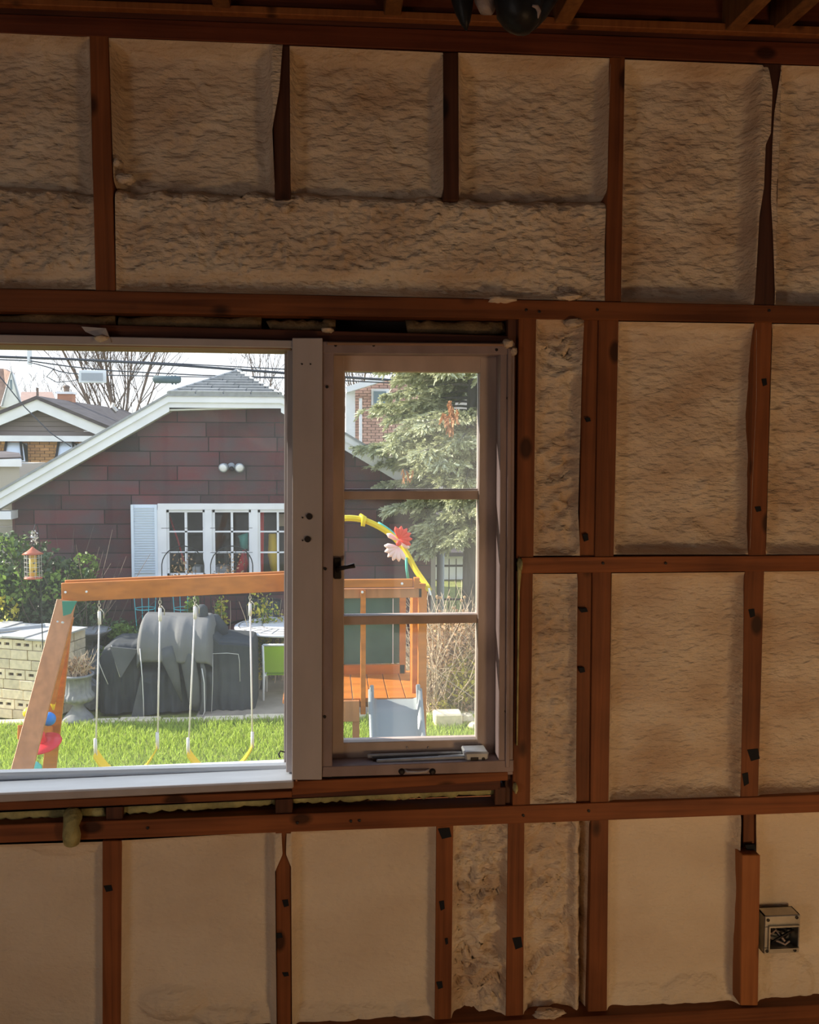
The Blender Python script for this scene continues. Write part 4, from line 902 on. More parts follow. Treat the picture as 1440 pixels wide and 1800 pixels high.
leaves('foliage', [Bb(0, 985, 8.7, .3, .3, .3), Bb(30, 960, 8.8, .15, .15, .14), Bb(20, 1030, 8.5, .25, .2, .25), Bb(10, 1110, 8.5, .2, .2, .25), Bb(85, 1030, 8.7, .3, .2, .2)], 900, .034, 'leafm', bs, 3)
leaves('dry_leaves', [Bb(5, 1080, 8.4, .18, .15, .2), Bb(0, 1130, 8.4, .2, .15, .15)], 200, .038, 'leafy', bs, 4)
twigs('stems', gbase(60, 8.9), 60, 1.8, .5, .008, 'bark', bs, 5, wx=.7)
b2 = thing('small_leafed_shrub', 'pale spotted shrub top rising just above the swing beam left end', 'shrub', gbase(150, 9.2))
leaves('foliage', [Bb(152, 995, 9.2, .17, .15, .16), Bb(140, 1030, 9.2, .22, .2, .2), Bb(130, 1090, 9.3, .3, .2, .3)], 1300, .030, 'leafm', b2, 6)
twigs('stems', gbase(140, 9.3), 24, 1.7, .2, .006, 'bark', b2, 7)
b3 = thing('low_green_bush', 'low bright green bush between the urn and the grill cover', 'bush', gbase(205, 9.0))
leaves('foliage', [Bb(215, 1120, 8.9, .28, .3, .2), Bb(160, 1150, 9.0, .4, .3, .25), Bb(240, 1130, 9.1, .3, .2, .2)], 2600, .034, 'leafd', b3, 8)
leaves('foliage', [Bb(213, 1112, 8.7, .16, .15, .10), Bb(185, 1150, 8.6, .2, .15, .08)], 700, .036, 'leafm', b3, 9)
for nm, lab, px, y0, y1, sd_ in (('climbing_vine', 'yellow-green vine climbing beside the middle swing rope', 338, 1045, 1090, 11), ('climbing_vine', 'dried yellow-green vine hanging behind the rightmost swing rope', 465, 1045, 1200, 13), ('climbing_vine', 'leafy vine sprig right of the grill cover chimney bump', 387, 1060, 1105, 15)):
    vt = thing(nm, lab, 'vine', gbase(px, 8.9)); zz0, zz1 = P(px, y1, 8.9).z, P(px, y0, 8.9).z; h = (zz1-zz0)/2+.08
    leaves('leaves', [(P(px, 1060, 8.9).x, 8.9, (zz0+zz1)/2, .10 if px != 465 else .26, .08, h)], 130 if px != 465 else 480, .030, 'leafy' if px != 338 else 'leafm', vt, sd_, shell=.1)
    leaves('leaves', [(P(px, 1060, 8.9).x, 8.9, (zz0+zz1)/2, .09 if px != 465 else .22, .08, h)], 90 if px != 465 else 200, .030, 'leafm', vt, sd_+1, shell=.1)
    twigs('stems', gbase(px, 8.9), 8 if px != 465 else 26, zz1-GZ, .06 if px != 465 else .12, .006, 'twig', vt, sd_, .12, wx=.05 if px != 465 else .22)
hd = thing('garden_hedge', 'shaded low planting along the foot of the garage wall', 'hedge', gbase(330, 9.5)); hd['kind'] = 'thing'
leaves('foliage', [Bb(250+i*45, 1165+8*(i % 2), 9.5, .3, .25, .22) for i in range(-1, 8)], 5000, .036, 'leafd', hd, 17)
# dry tangled bush right
db = thing('dry_tangled_bush', 'tangled brown and yellow bush to the right of the play tower', 'bush', gbase(805, 7.7))
twigs('stems', gbase(808, 7.7), 520, 1.35, .75, .006, 'twig', db, 21, .5, wx=.42, wy=.35)
leaves('brown_leaves', [Bb(800, 1150, 7.7, .42, .4, .42), Bb(815, 1210, 7.7, .45, .4, .45)], 9000, .028, 'leafb', db, 22, shell=.1)
leaves('yellow_leaves', [Bb(815, 1190, 7.55, .25, .3, .30), Bb(790, 1235, 7.5, .22, .2, .15)], 2800, .032, 'leafy', db, 23, shell=.1)
leaves('green_leaves', [Bb(800, 1258, 7.6, .3, .2, .10), Bb(775, 1245, 7.6, .15, .2, .12)], 1300, .036, 'leafm', db, 24, shell=.1)
rg = random.Random(4)
for i in range(16):
    px, py = rg.uniform(758, 825), rg.uniform(1045, 1100); c = P(px, py, 7.7); MB().ball(c, .018, 6).build('seed_head', M['leafb'], db); MB().tube([c, c+Vector((rg.uniform(-.1, .1), 0, -.5))], .003, 3).build('stalk', M['twig'], db)
sb = thing('roadside_bush', 'far green bush behind the dried bush near the tree trunk', 'bush', gbase(840, 12.5))
leaves('foliage', [Bb(850, 1060, 12.5, .35, .3, .7), Bb(850, 1150, 12, .5, .4, .7)], 2600, .04, 'leafm', sb, 27)
# ---------------------------------------------------------------- spruce
spz = thing('spruce_tree', 'tall blue-green spruce with sunlit tips and an orange dead spray right of the garage', 'tree', gbase(832, 9.3))
sbx, sby = spz.location.x, spz.location.y
MB().tube([Vector((sbx, sby, GZ)), Vector((sbx, sby, GZ+2)), Vector((sbx+.03, sby, GZ+8))], [.13, .11, .02], 9).build('trunk', M['bark2'], spz, True)
rg = random.Random(31); tips = []; s = MB(); z = GZ+1.75
while z < GZ+7.5:
    Lr = max(min(.80+.75*(z-GZ-1.75), 1.62-(z-GZ-2.7)*.27), .15)
    for k in range(10):
        a = rg.uniform(0, 6.28); L = Lr*rg.uniform(.6, 1.0); pts = []; d0 = Vector((math.cos(a), math.sin(a), 0)); zz = z+rg.uniform(-.1, .1)
        for j in range(7):
            t = j/6; pts.append(Vector((sbx, sby, zz))+d0*L*t+Vector((0, 0, .12*t-.34*t*t+.10*t**4)))
        s.tube(pts, [.022*(1-.8*j/6) for j in range(7)], 4)
        side = Vector((-d0.y, d0.x, 0))
        for j in range(int(L*44)):
            t = rg.uniform(.22, 1); i0 = min(int(t*6), 5); c = pts[i0].lerp(pts[i0+1], t*6-i0)
            sl_ = L*.36*(1.12-t)+.06; u = rg.uniform(-1, 1); sp_ = side*u*sl_+d0*abs(u)*sl_*.5+Vector((0, 0, -.06*abs(u)-rg.uniform(0, .05)))
            for m_ in range(4):
                q = (m_+rg.random())/4
                tips.append((c+sp_*q, (sp_.normalized()*.7+d0*.5+Vector((rg.uniform(-.5, .5), rg.uniform(-.5, .5), rg.uniform(-.55, .35)))).normalized()))
    z += .15
s.build('branches', M['bark2'], spz)
c = np.array([t[0] for t in tips]); d = np.array([t[1] for t in tips]); n = len(c); rn = np.random.RandomState(5)
def sprigs(name, c, d, m, Ls=.125, nk=8):
    n = len(c); V = []; Fc = []
    for k in range(nk):
        a = rn.normal(size=(n, 3)); a -= (a*d).sum(1)[:, None]*d; a /= np.linalg.norm(a, axis=1)[:, None]; b = np.cross(a, d)
        t = k/nk; L = Ls*rn.uniform(.7, 1.2, n)[:, None]; o = c+d*L*t*.75; tip = o+d*L*.42+a*.030*(1-.5*t)
        V.append(np.stack([o-b*.010, o+b*.010, tip+b*.006, tip-b*.006], 1))
    V = np.stack(V, 1).reshape(-1, 3); q = np.arange(n*nk)[:, None]*4+np.array([[0, 1, 2, 3]])
    npmesh(name, V, q, M[m], spz)
sprigs('needles', c, d, 'needle')
oc = P(790, 728, 8.1); k = 30; sprigs('dead_spray', np.array(oc)+rn.normal(size=(k, 3))*[.035, .06, .085], np.tile([.1, -.2, -.95], (k, 1))+rn.normal(size=(k, 3))*.2, 'needleo')
oc = P(718, 828, 8.3); k = 5; sprigs('dead_spray', np.array(oc)+rn.normal(size=(k, 3))*[.05, .08, .05], np.tile([.1, -.2, -.95], (k, 1))+rn.normal(size=(k, 3))*.2, 'needleo')
# ---------------------------------------------------------------- right background
fe = thing('iron_fence', 'dark iron picket fence between the garage and the spruce trunk', 'fence', gbase(800, 11.4))
z0, z1 = GZ, P(800, 982, 11.4).z
for i in range(15):
    x = P(764, 1000, 11.4).x+i*.105; MB().box((x, 11.39, z0), (x+.012, 11.41, z1)).build('picket', M['darkmetal'], fe)
for zz in (z1-.12, z0+.2, z1-.62): MB().box((P(762, 1000, 11.4).x, 11.385, zz), (P(762, 1000, 11.4).x+1.3, 11.415, zz+.03)).build('rail', M['darkmetal'], fe)
MB().tube([P(775, 948, 10.6), Vector((P(775, 948, 10.6).x, 10.6, GZ))], .055, 10).build('steel_post', M['greypost'], None, True, label='grey steel post just right of the garage corner', cat='post')
gt = thing('pale_outbuilding', 'pale wall glimpsed through the iron fence', 'building', gbase(820, 17))
MB().box((P(755, 1000, 17).x, 17, GZ), (P(1500, 1000, 17).x, 20, P(800, 975, 17).z)).build('wall', M['trimw'], gt)
MB().prism([Vector((P(750, 1000, 17).x, 16.7, P(800, 975, 17).z)), Vector((P(1510, 1000, 17).x, 16.7, P(800, 975, 17).z)), Vector((P(1505, 1000, 17).x, 18.5, P(800, 975, 17).z+.8)), Vector((P(755, 1000, 17).x, 18.5, P(800, 975, 17).z+.8))], (0, 0, .08)).build('roof', M['roofdark'], gt)
def rock(label, px, py, Y, sx_, sy_, sz_, m, seed, name='garden_rock'):
    rg = random.Random(seed); c = P(px, py, Y); c.z = GZ+sz_*.8; s = MB().ball(c, 1, 9, (sx_, sy_, sz_)); s.v = [tuple(c.lerp(Vector(v), rg.uniform(.8, 1.1))) for v in s.v]
    s.build(name, M[m], None, label=label, cat='rock')
bl = MB(); c = P(790, 1285, 7.0); c.z = GZ+.06; MB().box((c.x-.16, c.y-.1, GZ+.0), (c.x+.12, c.y+.1, GZ+.14)).build('stone_block', M['paver'], None, bevel=.015, label='pale rectangular stone block under the dry bush', cat='stone')
rock('small tan rock right of the pale stone block', 820, 1285, 7.0, .09, .08, .07, 'paver', 3); rock('low tan rock at the right edge of the casement view', 836, 1295, 6.8, .08, .06, .05, 'paver', 5)
rock('grey rock seen behind the play tower right post', 700, 1165, 8.6, .13, .1, .1, 'stone', 7)
# ---------------------------------------------------------------- trellises and tomato cages
def hoop(label, x0, x1, yt, Y):
    zt, zc = P(x0, yt, Y).z, P(x0, yt+35, Y).z; xa, xb = P(x0, yt, Y).x, P(x1, yt, Y).x; c = (xa+xb)/2; r = (xb-xa)/2
    t = thing('wire_trellis', label, 'trellis', (c, Y, GZ))
    MB().tube([Vector((xa, Y, GZ)), Vector((xa, Y, zc))]+[Vector((c-r*math.cos(a), Y, zc+(zt-zc)*math.sin(a))) for a in np.linspace(.1, 3.04, 14)]+[Vector((xb, Y, zc)), Vector((xb, Y, GZ))], .007, 5).build('arch_wire', M['blackw'], t)
    for k in range(1, 5): x = xa+(xb-xa)*k/5; MB().tube([Vector((x, Y, GZ)), Vector((x, Y, zc+(zt-zc)*.9*math.sin(math.acos(abs(1-2*k/5)))))], .004, 4).build('upright_wire', M['blackw'], t)
    for k in range(6): zz = GZ+.3+k*.3; MB().tube([Vector((xa, Y, zz)), Vector((xb, Y, zz))], .004, 4).build('cross_wire', M['blackw'], t)
    leaves('dried_vine', [(c, Y, zc-.05, r*.8, .05, .22)], 110, .022, 'leafb', t, int(x0), shell=.1)
hoop('thin black arched wire trellis in front of the left garage sash', 284, 358, 960, 9.3); hoop('thin black arched wire trellis in front of the middle garage sash', 370, 444, 960, 9.3)
def cage(label, x0, x1, Y):
    xa, xb = P(x0, 1040, Y).x, P(x1, 1040, Y).x; c = (xa+xb)/2; r = (xb-xa)/2; t = thing('tomato_cage', label, 'tomato cage', (c, Y, GZ), 'cyan tomato cages'); zt = P(c, 1035, Y).z
    zt = P(x0, 1030, Y).z
    for k in range(4):
        a = k*1.57+.5; MB().tube([Vector((c+r*math.cos(a), Y+r*math.sin(a), zt)), Vector((c+r*.45*math.cos(a), Y+r*.45*math.sin(a), GZ))], .005, 4).build('wire_leg', M['cyan'], t)
    for q, rr_ in ((0, 1), (.3, .85), (.6, .7)):
        MB().tube([Vector((c+r*rr_*math.cos(a), Y+r*rr_*math.sin(a), zt-q*.9)) for a in np.linspace(0, 6.28, 17)[:-1]], .005, 4, True).build('wire_ring', M['cyan'], t)
cage('cyan wire tomato cage under the left part of the swing beam', 234, 276, 9.0); cage('cyan wire tomato cage beside the yellow-green vine', 302, 344, 9.0)
# ---------------------------------------------------------------- bird feeder
bf = thing('bird_feeder', 'yellow tube bird feeder with red conical roof hanging before the bush', 'bird feeder', P(58, 990, 6.6))
k_ = 1/(F/(6.6+2.24))
def fz(y): return P(58, y, 6.6).z-P(58, 990, 6.6).z
c = P(58, 990, 6.6)
MB().lathe(c, [(.095, fz(974)), (.06, fz(970)), (.025, fz(965)), (.004, fz(961))], 18).build('roof', M['feeder'], bf, True)
MB().lathe(c, [(.032, fz(1014)), (.033, fz(975))], 14).build('seed_tube', M['feedy'], bf, True)
MB().lathe(c, [(.02, fz(1018.5)), (.08, fz(1017)), (.082, fz(1015)), (.03, fz(1014))], 18).build('tray', M['feeder'], bf, True)
for i in range(12): a = i*6.283/12; MB().tube([c+Vector((.075*math.cos(a), .075*math.sin(a), fz(1016))), c+Vector((.075*math.cos(a), .075*math.sin(a), fz(974)))], .0018, 4).build('cage_wire', M['galv'], bf)
for i in range(5): MB().tube([c+Vector((.076*math.cos(a), .076*math.sin(a), fz(1012-i*8))) for a in np.linspace(0, 6.28, 19)[:-1]], .0018, 4, True).build('cage_ring', M['galv'], bf)
for y in (990, 1004): MB().lathe(P(60, y, 6.56), [(.008, -.01), (.008, .01)], 8, (0, -1, 0)).build('port', M['darkmetal'], bf)
hk = thing('feeder_hook_pole', 'thin dark shepherd hook pole holding the bird feeder', 'hook pole', gbase(66, 6.62))
MB().tube([Vector((P(72, 990, 6.75).x, 6.75, GZ)), P(70, 960, 6.75), P(66, 925, 6.7), P(62, 922, 6.66), P(59, 932, 6.62), P(58, 961, 6.6)], .005, 6).build('pole', M['blackw'], hk)
leaves('dried_flowers', [Bb(60, 945, 6.62, .035, .03, .07)], 60, .016, 'piping', hk, 5, shell=.1)
# ---------------------------------------------------------------- brick stack
st = thing('block_stack', 'stack of cream paving blocks topped with pale boards at the left', 'block stack', gbase(30, 7.5))
A0 = Vector((P(80, 1262, 7.4).x, 7.4, GZ)); ang = R(20); ux = Vector((-math.cos(ang), math.sin(ang), 0)); uy = Vector((math.sin(ang), math.cos(ang), 0))
ztop = P(80, 1127, 7.4).z; nr = 8; rh = (ztop-GZ)/nr; rg = random.Random(6)
def blk(o, a, b, L_, D_, cored, face):
    o = Vector(o); h = rh-.008
    def bx(u0, u1, v0, v1, w0, w1):
        q = lambda u, v, w: o+a*u+b*v+Vector((0, 0, w)); return [q(u0, v0, w0), q(u1, v0, w0), q(u1, v0, w1), q(u0, v0, w1)], [q(u0, v1, w0), q(u1, v1, w0), q(u1, v1, w1), q(u0, v1, w1)]
    s = MB()
    if not cored: s.hexa(*bx(0, L_, 0, D_, 0, h))
    else:
        s.hexa(*bx(0, L_, 0, D_, 0, h*.36)); s.hexa(*bx(0, L_, 0, D_, h*.68, h)); s.hexa(*bx(0, L_, .03, D_, h*.36, h*.68)); n_ = 2
        for i in range(n_+1):
            u = (L_-.035)*i/n_; s.hexa(*bx(u, u+.035, 0, .03, h*.36, h*.68))
    s.build('paving_block', M['paver'], st, bevel=.004 if not cored else 0)
for r_ in range(nr):
    z = r_*rh; bl_ = (.20, .235, .26)[r_ % 3]; u = 0; first = True; cored = r_ in (7, 4, 1)
    off = (.0, .1)[r_ % 2]
    while u < 1.0:
        L_ = (bl_ if not (first and off) else bl_-off); blk(A0+ux*(u+.003)+Vector((0, 0, z))+uy*rg.uniform(0, .012), ux, uy, L_-.006, .12, cored, 0); u += L_; first = False
    v = .125
    while v < .65:
        blk(A0+Vector((0, 0, z))+uy*v+ux*(.12+rg.uniform(0, .01)), uy, -ux, .19, .12, r_ in (6, 3), 1); v += .2
cz = Vector((0, 0, ztop))
MB().hexa([A0+ux*.05+uy*.03, A0+ux*1+uy*.03, A0+ux*1+uy*.03+cz-Vector((0, 0, GZ+.02)), A0+ux*.05+uy*.03+cz-Vector((0, 0, GZ+.02))], [A0+ux*.05+uy*.6, A0+ux*1+uy*.6, A0+ux*1+uy*.6+cz-Vector((0, 0, GZ+.02)), A0+ux*.05+uy*.6+cz-Vector((0, 0, GZ+.02))]).build('inner_fill', M['soil'], st)
for i in range(4):
    o = A0+ux*(-.06+i*.27)+uy*(-.03)+Vector((0, 0, ztop-GZ+.004+.012*(i % 2)))
    a = [o, o+ux*.26, o+ux*.26+uy*.7, o+uy*.7]; MB().prism(a, (0, 0, .018)).build('cover_board', M['slate'], st)
MB().beam(A0+ux*.75+uy*.0+Vector((0, 0, ztop-GZ+.045)), A0+ux*.35+uy*.5+Vector((0, 0, ztop-GZ+.05)), .05, .03).build('batten', M['greypost'], st)
# bird bath
bb = thing('bird_bath', 'grey stone bird bath basin behind the urn', 'bird bath', gbase(150, 8.6))
zt = P(150, 1107, 8.6).z-GZ
MB().lathe(bb.location, [(.12, 0), (.05, .08), (.045, zt-.14), (.10, zt-.12), (.24, zt-.02), (.25, zt), (.20, zt-.02)], 20).build('basin', M['stone'], bb, True)
# urn
ur = thing('garden_urn', 'fluted grey stone urn planted with dried stalks beside the swing leg', 'urn', (P(138, 1268, 7.4).x, 7.4, GZ))
def uz(y): return P(138, y, 7.4).z-GZ
q = 1/(F/(9.64))
prof = [(26, 1268), (26, 1262), (23, 1258), (14, 1248), (9, 1240), (11, 1235), (22, 1232), (27, 1227), (27, 1222), (22, 1216), (21, 1200), (23, 1190), (28, 1187), (28, 1184), (23, 1184), (22, 1188)]
MB().lathe(ur.location, [(r*q, uz(y)) for r, y in prof], 64, None, 16, (6, 11), .06).build('urn_body', M['stone'], ur, True)
twigs('dried_stalks', (ur.location.x, 7.4, GZ+uz(1186)), 110, .26, .75, .004, 'twig', ur, 41, .3, wx=.1, wy=.1)
leaves('dried_leaves', [(ur.location.x, 7.4, GZ+uz(1172), .17, .14, .10)], 300, .022, 'leafb', ur, 42, shell=.1)
rock('small grey boulder between the urn and the grill cover', 160, 1268, 7.9, .16, .14, .18, 'stone', 11)
rock('grey flagstone pile edge behind the urn', 172, 1262, 8.6, .2, .2, .3, 'stone', 12)
# ---------------------------------------------------------------- covered grill
gc = thing('covered_grill', 'large barbecue grill under a dark grey fabric cover', 'grill', (P(310, 1280, 7.7).x, 7.7, GZ))
q = 1/(F/(9.94))
def cov(name, xs_, ztp, yf, yb, rnd_, seed, fold, hood=None, nx=46, nz=34):
    # xs_: px range; ztp(x): px height of top; yf/yb: front/back depth; grid = columns x ring
    V = []; N = None
    for i in range(nx+1):
        px = xs_[0]+(xs_[1]-xs_[0])*i/nx; X = P(px, 1280, 7.55).x; zt = P(px, ztp(px), 7.6).z
        ring = []
        for j in range(nz+1):
            t = j/nz; z = GZ+.015+(zt-rnd_-GZ)*t; y = yf(px, t)
            y -= fold*( fbm(np.array(px*.05), np.array(t*1.3), seed, 3)-.45)*2.6*(1-t*.7)
            y += .012*math.sin(px*.35+seed)*(1-t); ring.append((X, y, z))
        yt = ring[-1][1]
        for j in range(1, 9):
            a = j/8*math.pi/2; ring.append((X, yt+rnd_*(1-math.cos(a)), zt-rnd_+rnd_*math.sin(a)))
        ring += [(X, yb-rnd_, zt), (X, yb-rnd_*.3, zt-rnd_*.3), (X, yb, zt-rnd_), (X, yb, GZ+.02)]
        # pinch the ends
        e_ = min(i, nx-i)/3
        if e_ < 1:
            ym = (yf(px, 0)+yb)/2; k = .82+.18*math.sqrt(max(e_, 0)); ring = [(x, ym+(y-ym)*k, GZ+(z-GZ)*(.95+.05*math.sqrt(e_))) for x, y, z in ring]
        V += ring; N = len(ring)
    Fq = [(i*N+j, (i+1)*N+j, (i+1)*N+j+1, i*N+j+1) for i in range(nx) for j in range(N-1)]
    caps = [tuple(range(N)), tuple(nx*N+k for k in range(N-1, -1, -1))]
    if hood is None or name != 'middle_cover': return MB().add(V, Fq+caps).build(name, M['cover'], gc, True)
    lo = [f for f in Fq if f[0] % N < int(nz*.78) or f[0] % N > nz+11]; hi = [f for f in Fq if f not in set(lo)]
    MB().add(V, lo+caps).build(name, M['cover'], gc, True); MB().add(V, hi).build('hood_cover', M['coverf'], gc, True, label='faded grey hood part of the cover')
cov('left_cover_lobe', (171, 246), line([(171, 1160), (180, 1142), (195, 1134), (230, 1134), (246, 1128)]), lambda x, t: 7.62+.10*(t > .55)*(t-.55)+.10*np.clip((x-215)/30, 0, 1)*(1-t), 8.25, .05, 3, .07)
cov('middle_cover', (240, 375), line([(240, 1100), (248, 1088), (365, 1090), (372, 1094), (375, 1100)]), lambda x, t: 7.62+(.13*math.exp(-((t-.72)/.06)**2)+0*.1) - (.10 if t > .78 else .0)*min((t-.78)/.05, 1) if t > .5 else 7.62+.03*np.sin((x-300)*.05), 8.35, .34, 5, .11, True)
cov('right_cover', (368, 447), line([(368, 1112), (385, 1128), (430, 1131), (442, 1133), (447, 1140)]), lambda x, t: 7.66, 8.3, .04, 7, .04)
MB().tube([P(356, 1095, 7.85), P(356, 1082, 7.85), P(355, 1068, 7.85), P(355, 1063, 7.85)], [.075, .062, .058, .03], 12).build('chimney_bump', M['cover'], gc, True)
MB().tube([P(366, 1092, 7.95), P(372, 1093, 8.0), P(382, 1110, 8.05), P(392, 1130, 8.1)], [.05, .11, .13, .05], 12).build('cover_gusset', M['cover'], gc, True)
def fold(pts, rad, sc=.45):
    s = MB(); s.tube([P(*p) for p in pts], rad, 12); cy = P(*pts[0]).y
    s.v = [(x, cy+(y-cy)*sc, z) for x, y, z in s.v]; s.build('cover_fold', M['coverm'], gc, True)
fold([(322, 1138, 7.56), (331, 1165, 7.52), (337, 1200, 7.50), (341, 1235, 7.50), (345, 1250, 7.52)], [.06, .08, .075, .06, .01])
fold([(292, 1140, 7.56), (298, 1160, 7.53), (308, 1195, 7.52), (320, 1235, 7.54)], [.08, .085, .05, .008])
fold([(352, 1150, 7.56), (357, 1180, 7.50), (358, 1230, 7.48), (352, 1275, 7.48)], [.01, .028, .026, .03])
MB().prism([P(193, 1137, 7.54), P(243, 1142, 7.60), P(212, 1192, 7.52)], (0, .03, 0)).build('cover_panel', M['coverm'], gc)
MB().prism([P(227, 1277, 7.47), P(253, 1277, 7.47), P(247, 1190, 7.5)], (0, .03, 0)).build('cover_panel', M['coverm'], gc)
def pipe(pts, r=.006): MB().tube([P(*p) for p in pts], r*.75, 6).build('piping', M['piping'], gc, True, label='pale piping seam')
pipe([(246, 1140, 7.52), (250, 1190, 7.48), (252, 1230, 7.46), (253, 1275, 7.44)], .008); pipe([(196, 1135, 7.58), (202, 1160, 7.56), (211, 1190, 7.53)], .009)
pipe([(172, 1150, 7.56), (174, 1165, 7.55), (182, 1185, 7.54), (190, 1203, 7.54)], .006); pipe([(374, 1148, 7.6), (374, 1200, 7.55), (371, 1277, 7.53)], .004)
pipe([(374, 1149, 7.58), (400, 1148, 7.58), (419, 1150, 7.58), (421, 1162, 7.58), (422, 1198, 7.58)], .0045); pipe([(355, 1175, 7.5), (359, 1200, 7.46), (360, 1250, 7.44), (352, 1272, 7.44)], .008)
# ---------------------------------------------------------------- round table and chair
tb = thing('round_table', 'round white patio table behind the right swing rope', 'table', (P(503, 1100, 8.75).x, 8.75, GZ))
zt = P(503, 1099, 8.75).z-GZ; c = tb.location; rt = .60
MB().lathe(c, [(rt-.03, zt-.03), (rt, zt-.02), (rt, zt), (rt-.02, zt+.006), (.03, zt+.006)], 48).build('table_top', M['table'], tb, True)
for rr_ in (.55, .42, .28): MB().tube([c+Vector((rr_*math.cos(a), rr_*math.sin(a), zt+.007)) for a in np.linspace(0, 6.283, 41)[:-1]], .006, 4, True).build('ring_rib', M['galv'], tb)
for i in range(24): a = i*6.283/24; MB().tube([c+Vector((.28*math.cos(a), .28*math.sin(a), zt+.008)), c+Vector((.55*math.cos(a), .55*math.sin(a), zt+.008))], .004, 4).build('rib', M['galv'], tb)
for i in range(4): a = i*1.57+.78; MB().tube([c+Vector((.15*math.cos(a), .15*math.sin(a), zt-.02)), c+Vector((.40*math.cos(a), .40*math.sin(a), 0))], .016, 8).build('leg', M['darkmetal'], tb)
def chair(lab, base, rz, m='lime', fr='whitem', k=1.0):
    t = thing('sling_chair', lab, 'chair', base); b = Vector(base); rm = Matrix.Rotation(rz, 4, 'Z')
    def T(x, y, z): return b+rm @ Vector((x*k, y*k, z*k))
    for s_ in (-1, 1):
        w = .26*s_
        MB().tube([T(w, -.25, 0), T(w, -.22, .42), T(w, -.20, .62)], .014, 7).build('front_leg', M[fr], t, True)
        MB().tube([T(w, .30, 0), T(w, .20, .40), T(w, .27, .92)], .014, 7).build('rear_leg', M[fr], t, True)
        MB().tube([T(w, -.22, .62), T(w, 0, .64), T(w, .24, .63)], .016, 7).build('armrest', M[fr], t, True)
        MB().tube([T(w*.9, -.24, .42), T(w*.9, .2, .40)], .013, 7).build('seat_rail', M[fr], t, True)
    MB().tube([T(-.26, .27, .92), T(.26, .27, .92)], .014, 7).build('back_rail', M[fr], t, True)
    MB().hexa([T(-.235, -.24, .425), T(.235, -.24, .425), T(.235, .19, .405), T(-.235, .19, .405)], [T(-.235, -.24, .432), T(.235, -.24, .432), T(.235, .19, .412), T(-.235, .19, .412)]).build('seat', M[m], t)
    MB().hexa([T(-.245, .205, .46), T(.245, .205, .46), T(.245, .268, .90), T(-.245, .268, .90)], [T(-.245, .213, .46), T(.245, .213, .46), T(.245, .276, .90), T(-.245, .276, .90)]).build('backrest', M[m], t)
chair('lime green sling patio chair with white frame beside the round table', (P(494, 1228, 8.2).x, 8.2, GZ), R(178), k=.68)
chair('dark metal patio chair behind the round table, half hidden', (P(425, 1160, 9.1).x+.1, 9.15, GZ), R(-35), 'cover', 'darkmetal')
# ---------------------------------------------------------------- swing set and play tower
sw = thing('swing_set', 'orange wooden swing beam on a splayed A-frame leg, joined to the play tower', 'swing set', P(112, 1040, 4.3))
def PB(x, Y, z): # point at px column x, depth Y and true height z
    p = P(x, 900, Y); return Vector((p.x, Y, z))
Yl, Yrr = 4.3, 4.72
zt0 = P(110, 1025, Yl).z; zb0 = P(110, 1058, Yl).z
BA = Vector((P(108, 1040, Yl).x, Yl, (zt0+zb0)/2)); BE = Vector((P(505, 1025, Yrr).x, Yrr, 0)); BE.z = P(505, 1025, Yrr).z
bd = BE-BA; bd.z *= .5; BE2 = BA+bd*(1.14)
zz = BA.z; BAf = BA; 
MB().beam(BA, BE2, .036, zt0-zb0).build('beam', M['orange'], sw, bevel=.004)
dn = Vector((bd.y, -bd.x, 0)).normalized()*-1
MB().beam(BA+Vector((.01, .05, .012)), BE2+Vector((.01, .05, .012)), .036, zt0-zb0).build('beam', M['orange'], sw, bevel=.004)
fn_ = Vector((bd.y, -bd.x, 0)).normalized()
for x, y in ((115, 1041), (152, 1040), (306, 1032), (480, 1023)):
    t = (P(x, y, 4.3).x-BA.x)/bd.x; c = BA+bd*max(t, .01)+fn_*.018; c.z = P(x, y, c.y).z; c.x = P(x, y, c.y).x
    MB().lathe(c, [(.009, 0), (.008, .004), (.002, .006)], 10, fn_).build('bolt', M['whitem'], sw)
# legs
LT = P(117, 1062, 4.28); LBp = P(42, 1345, 3.55); dl = (LBp-LT); LB = LT+dl*((LT.z-GZ)/(LT.z-LBp.z))
MB().beam(LT+Vector((0, 0, .02)), LB, .125, .036, (0, 1, .5)).build('front_leg', M['orangel'], sw, bevel=.003)
LT2 = P(118, 1062, 4.42); LBp = P(88, 1345, 5.15); dl = (LBp-LT2); LB2 = LT2+dl*((LT2.z-GZ)/(LT2.z-LBp.z))
MB().beam(LT2+Vector((0, 0, .02)), LB2, .10, .036, (0, 1, .5)).build('rear_leg', M['orange'], sw, bevel=.003)
MB().beam(P(122, 1085, 4.40), P(90, 1235, 4.75), .06, .03, (0, 1, .5)).build('inner_brace', M['orange'], sw, bevel=.003)
MB().beam(P(35, 1287, 3.85), P(92, 1287, 5.0), .03, .09).build('cross_brace', M['orange'], sw, bevel=.003)
MB().prism([P(109, 1057, 4.15), P(135, 1057, 4.15), P(124, 1079, 4.15), P(111, 1083, 4.15)], (0, .012, 0)).build('bracket', M['green'], sw, label='green corner bracket')
for x, y in ((101, 1094), (110, 1095), (112, 1074)): MB().lathe(P(x, y, 4.16 if y > 1080 else 4.24), [(.011, -.02), (.011, .004), (.004, .008)], 10, (0, -1, .3)).build('bolt', M['chain'], sw)
def onbeam(px): # point under the beam at px column
    for i in range(200):
        t = i/199*1.4; c = BA+bd*t
        w_ = c-CAM; xx = CX+F*w_.dot(RT)/w_.dot(fw)
        if xx >= px: return c
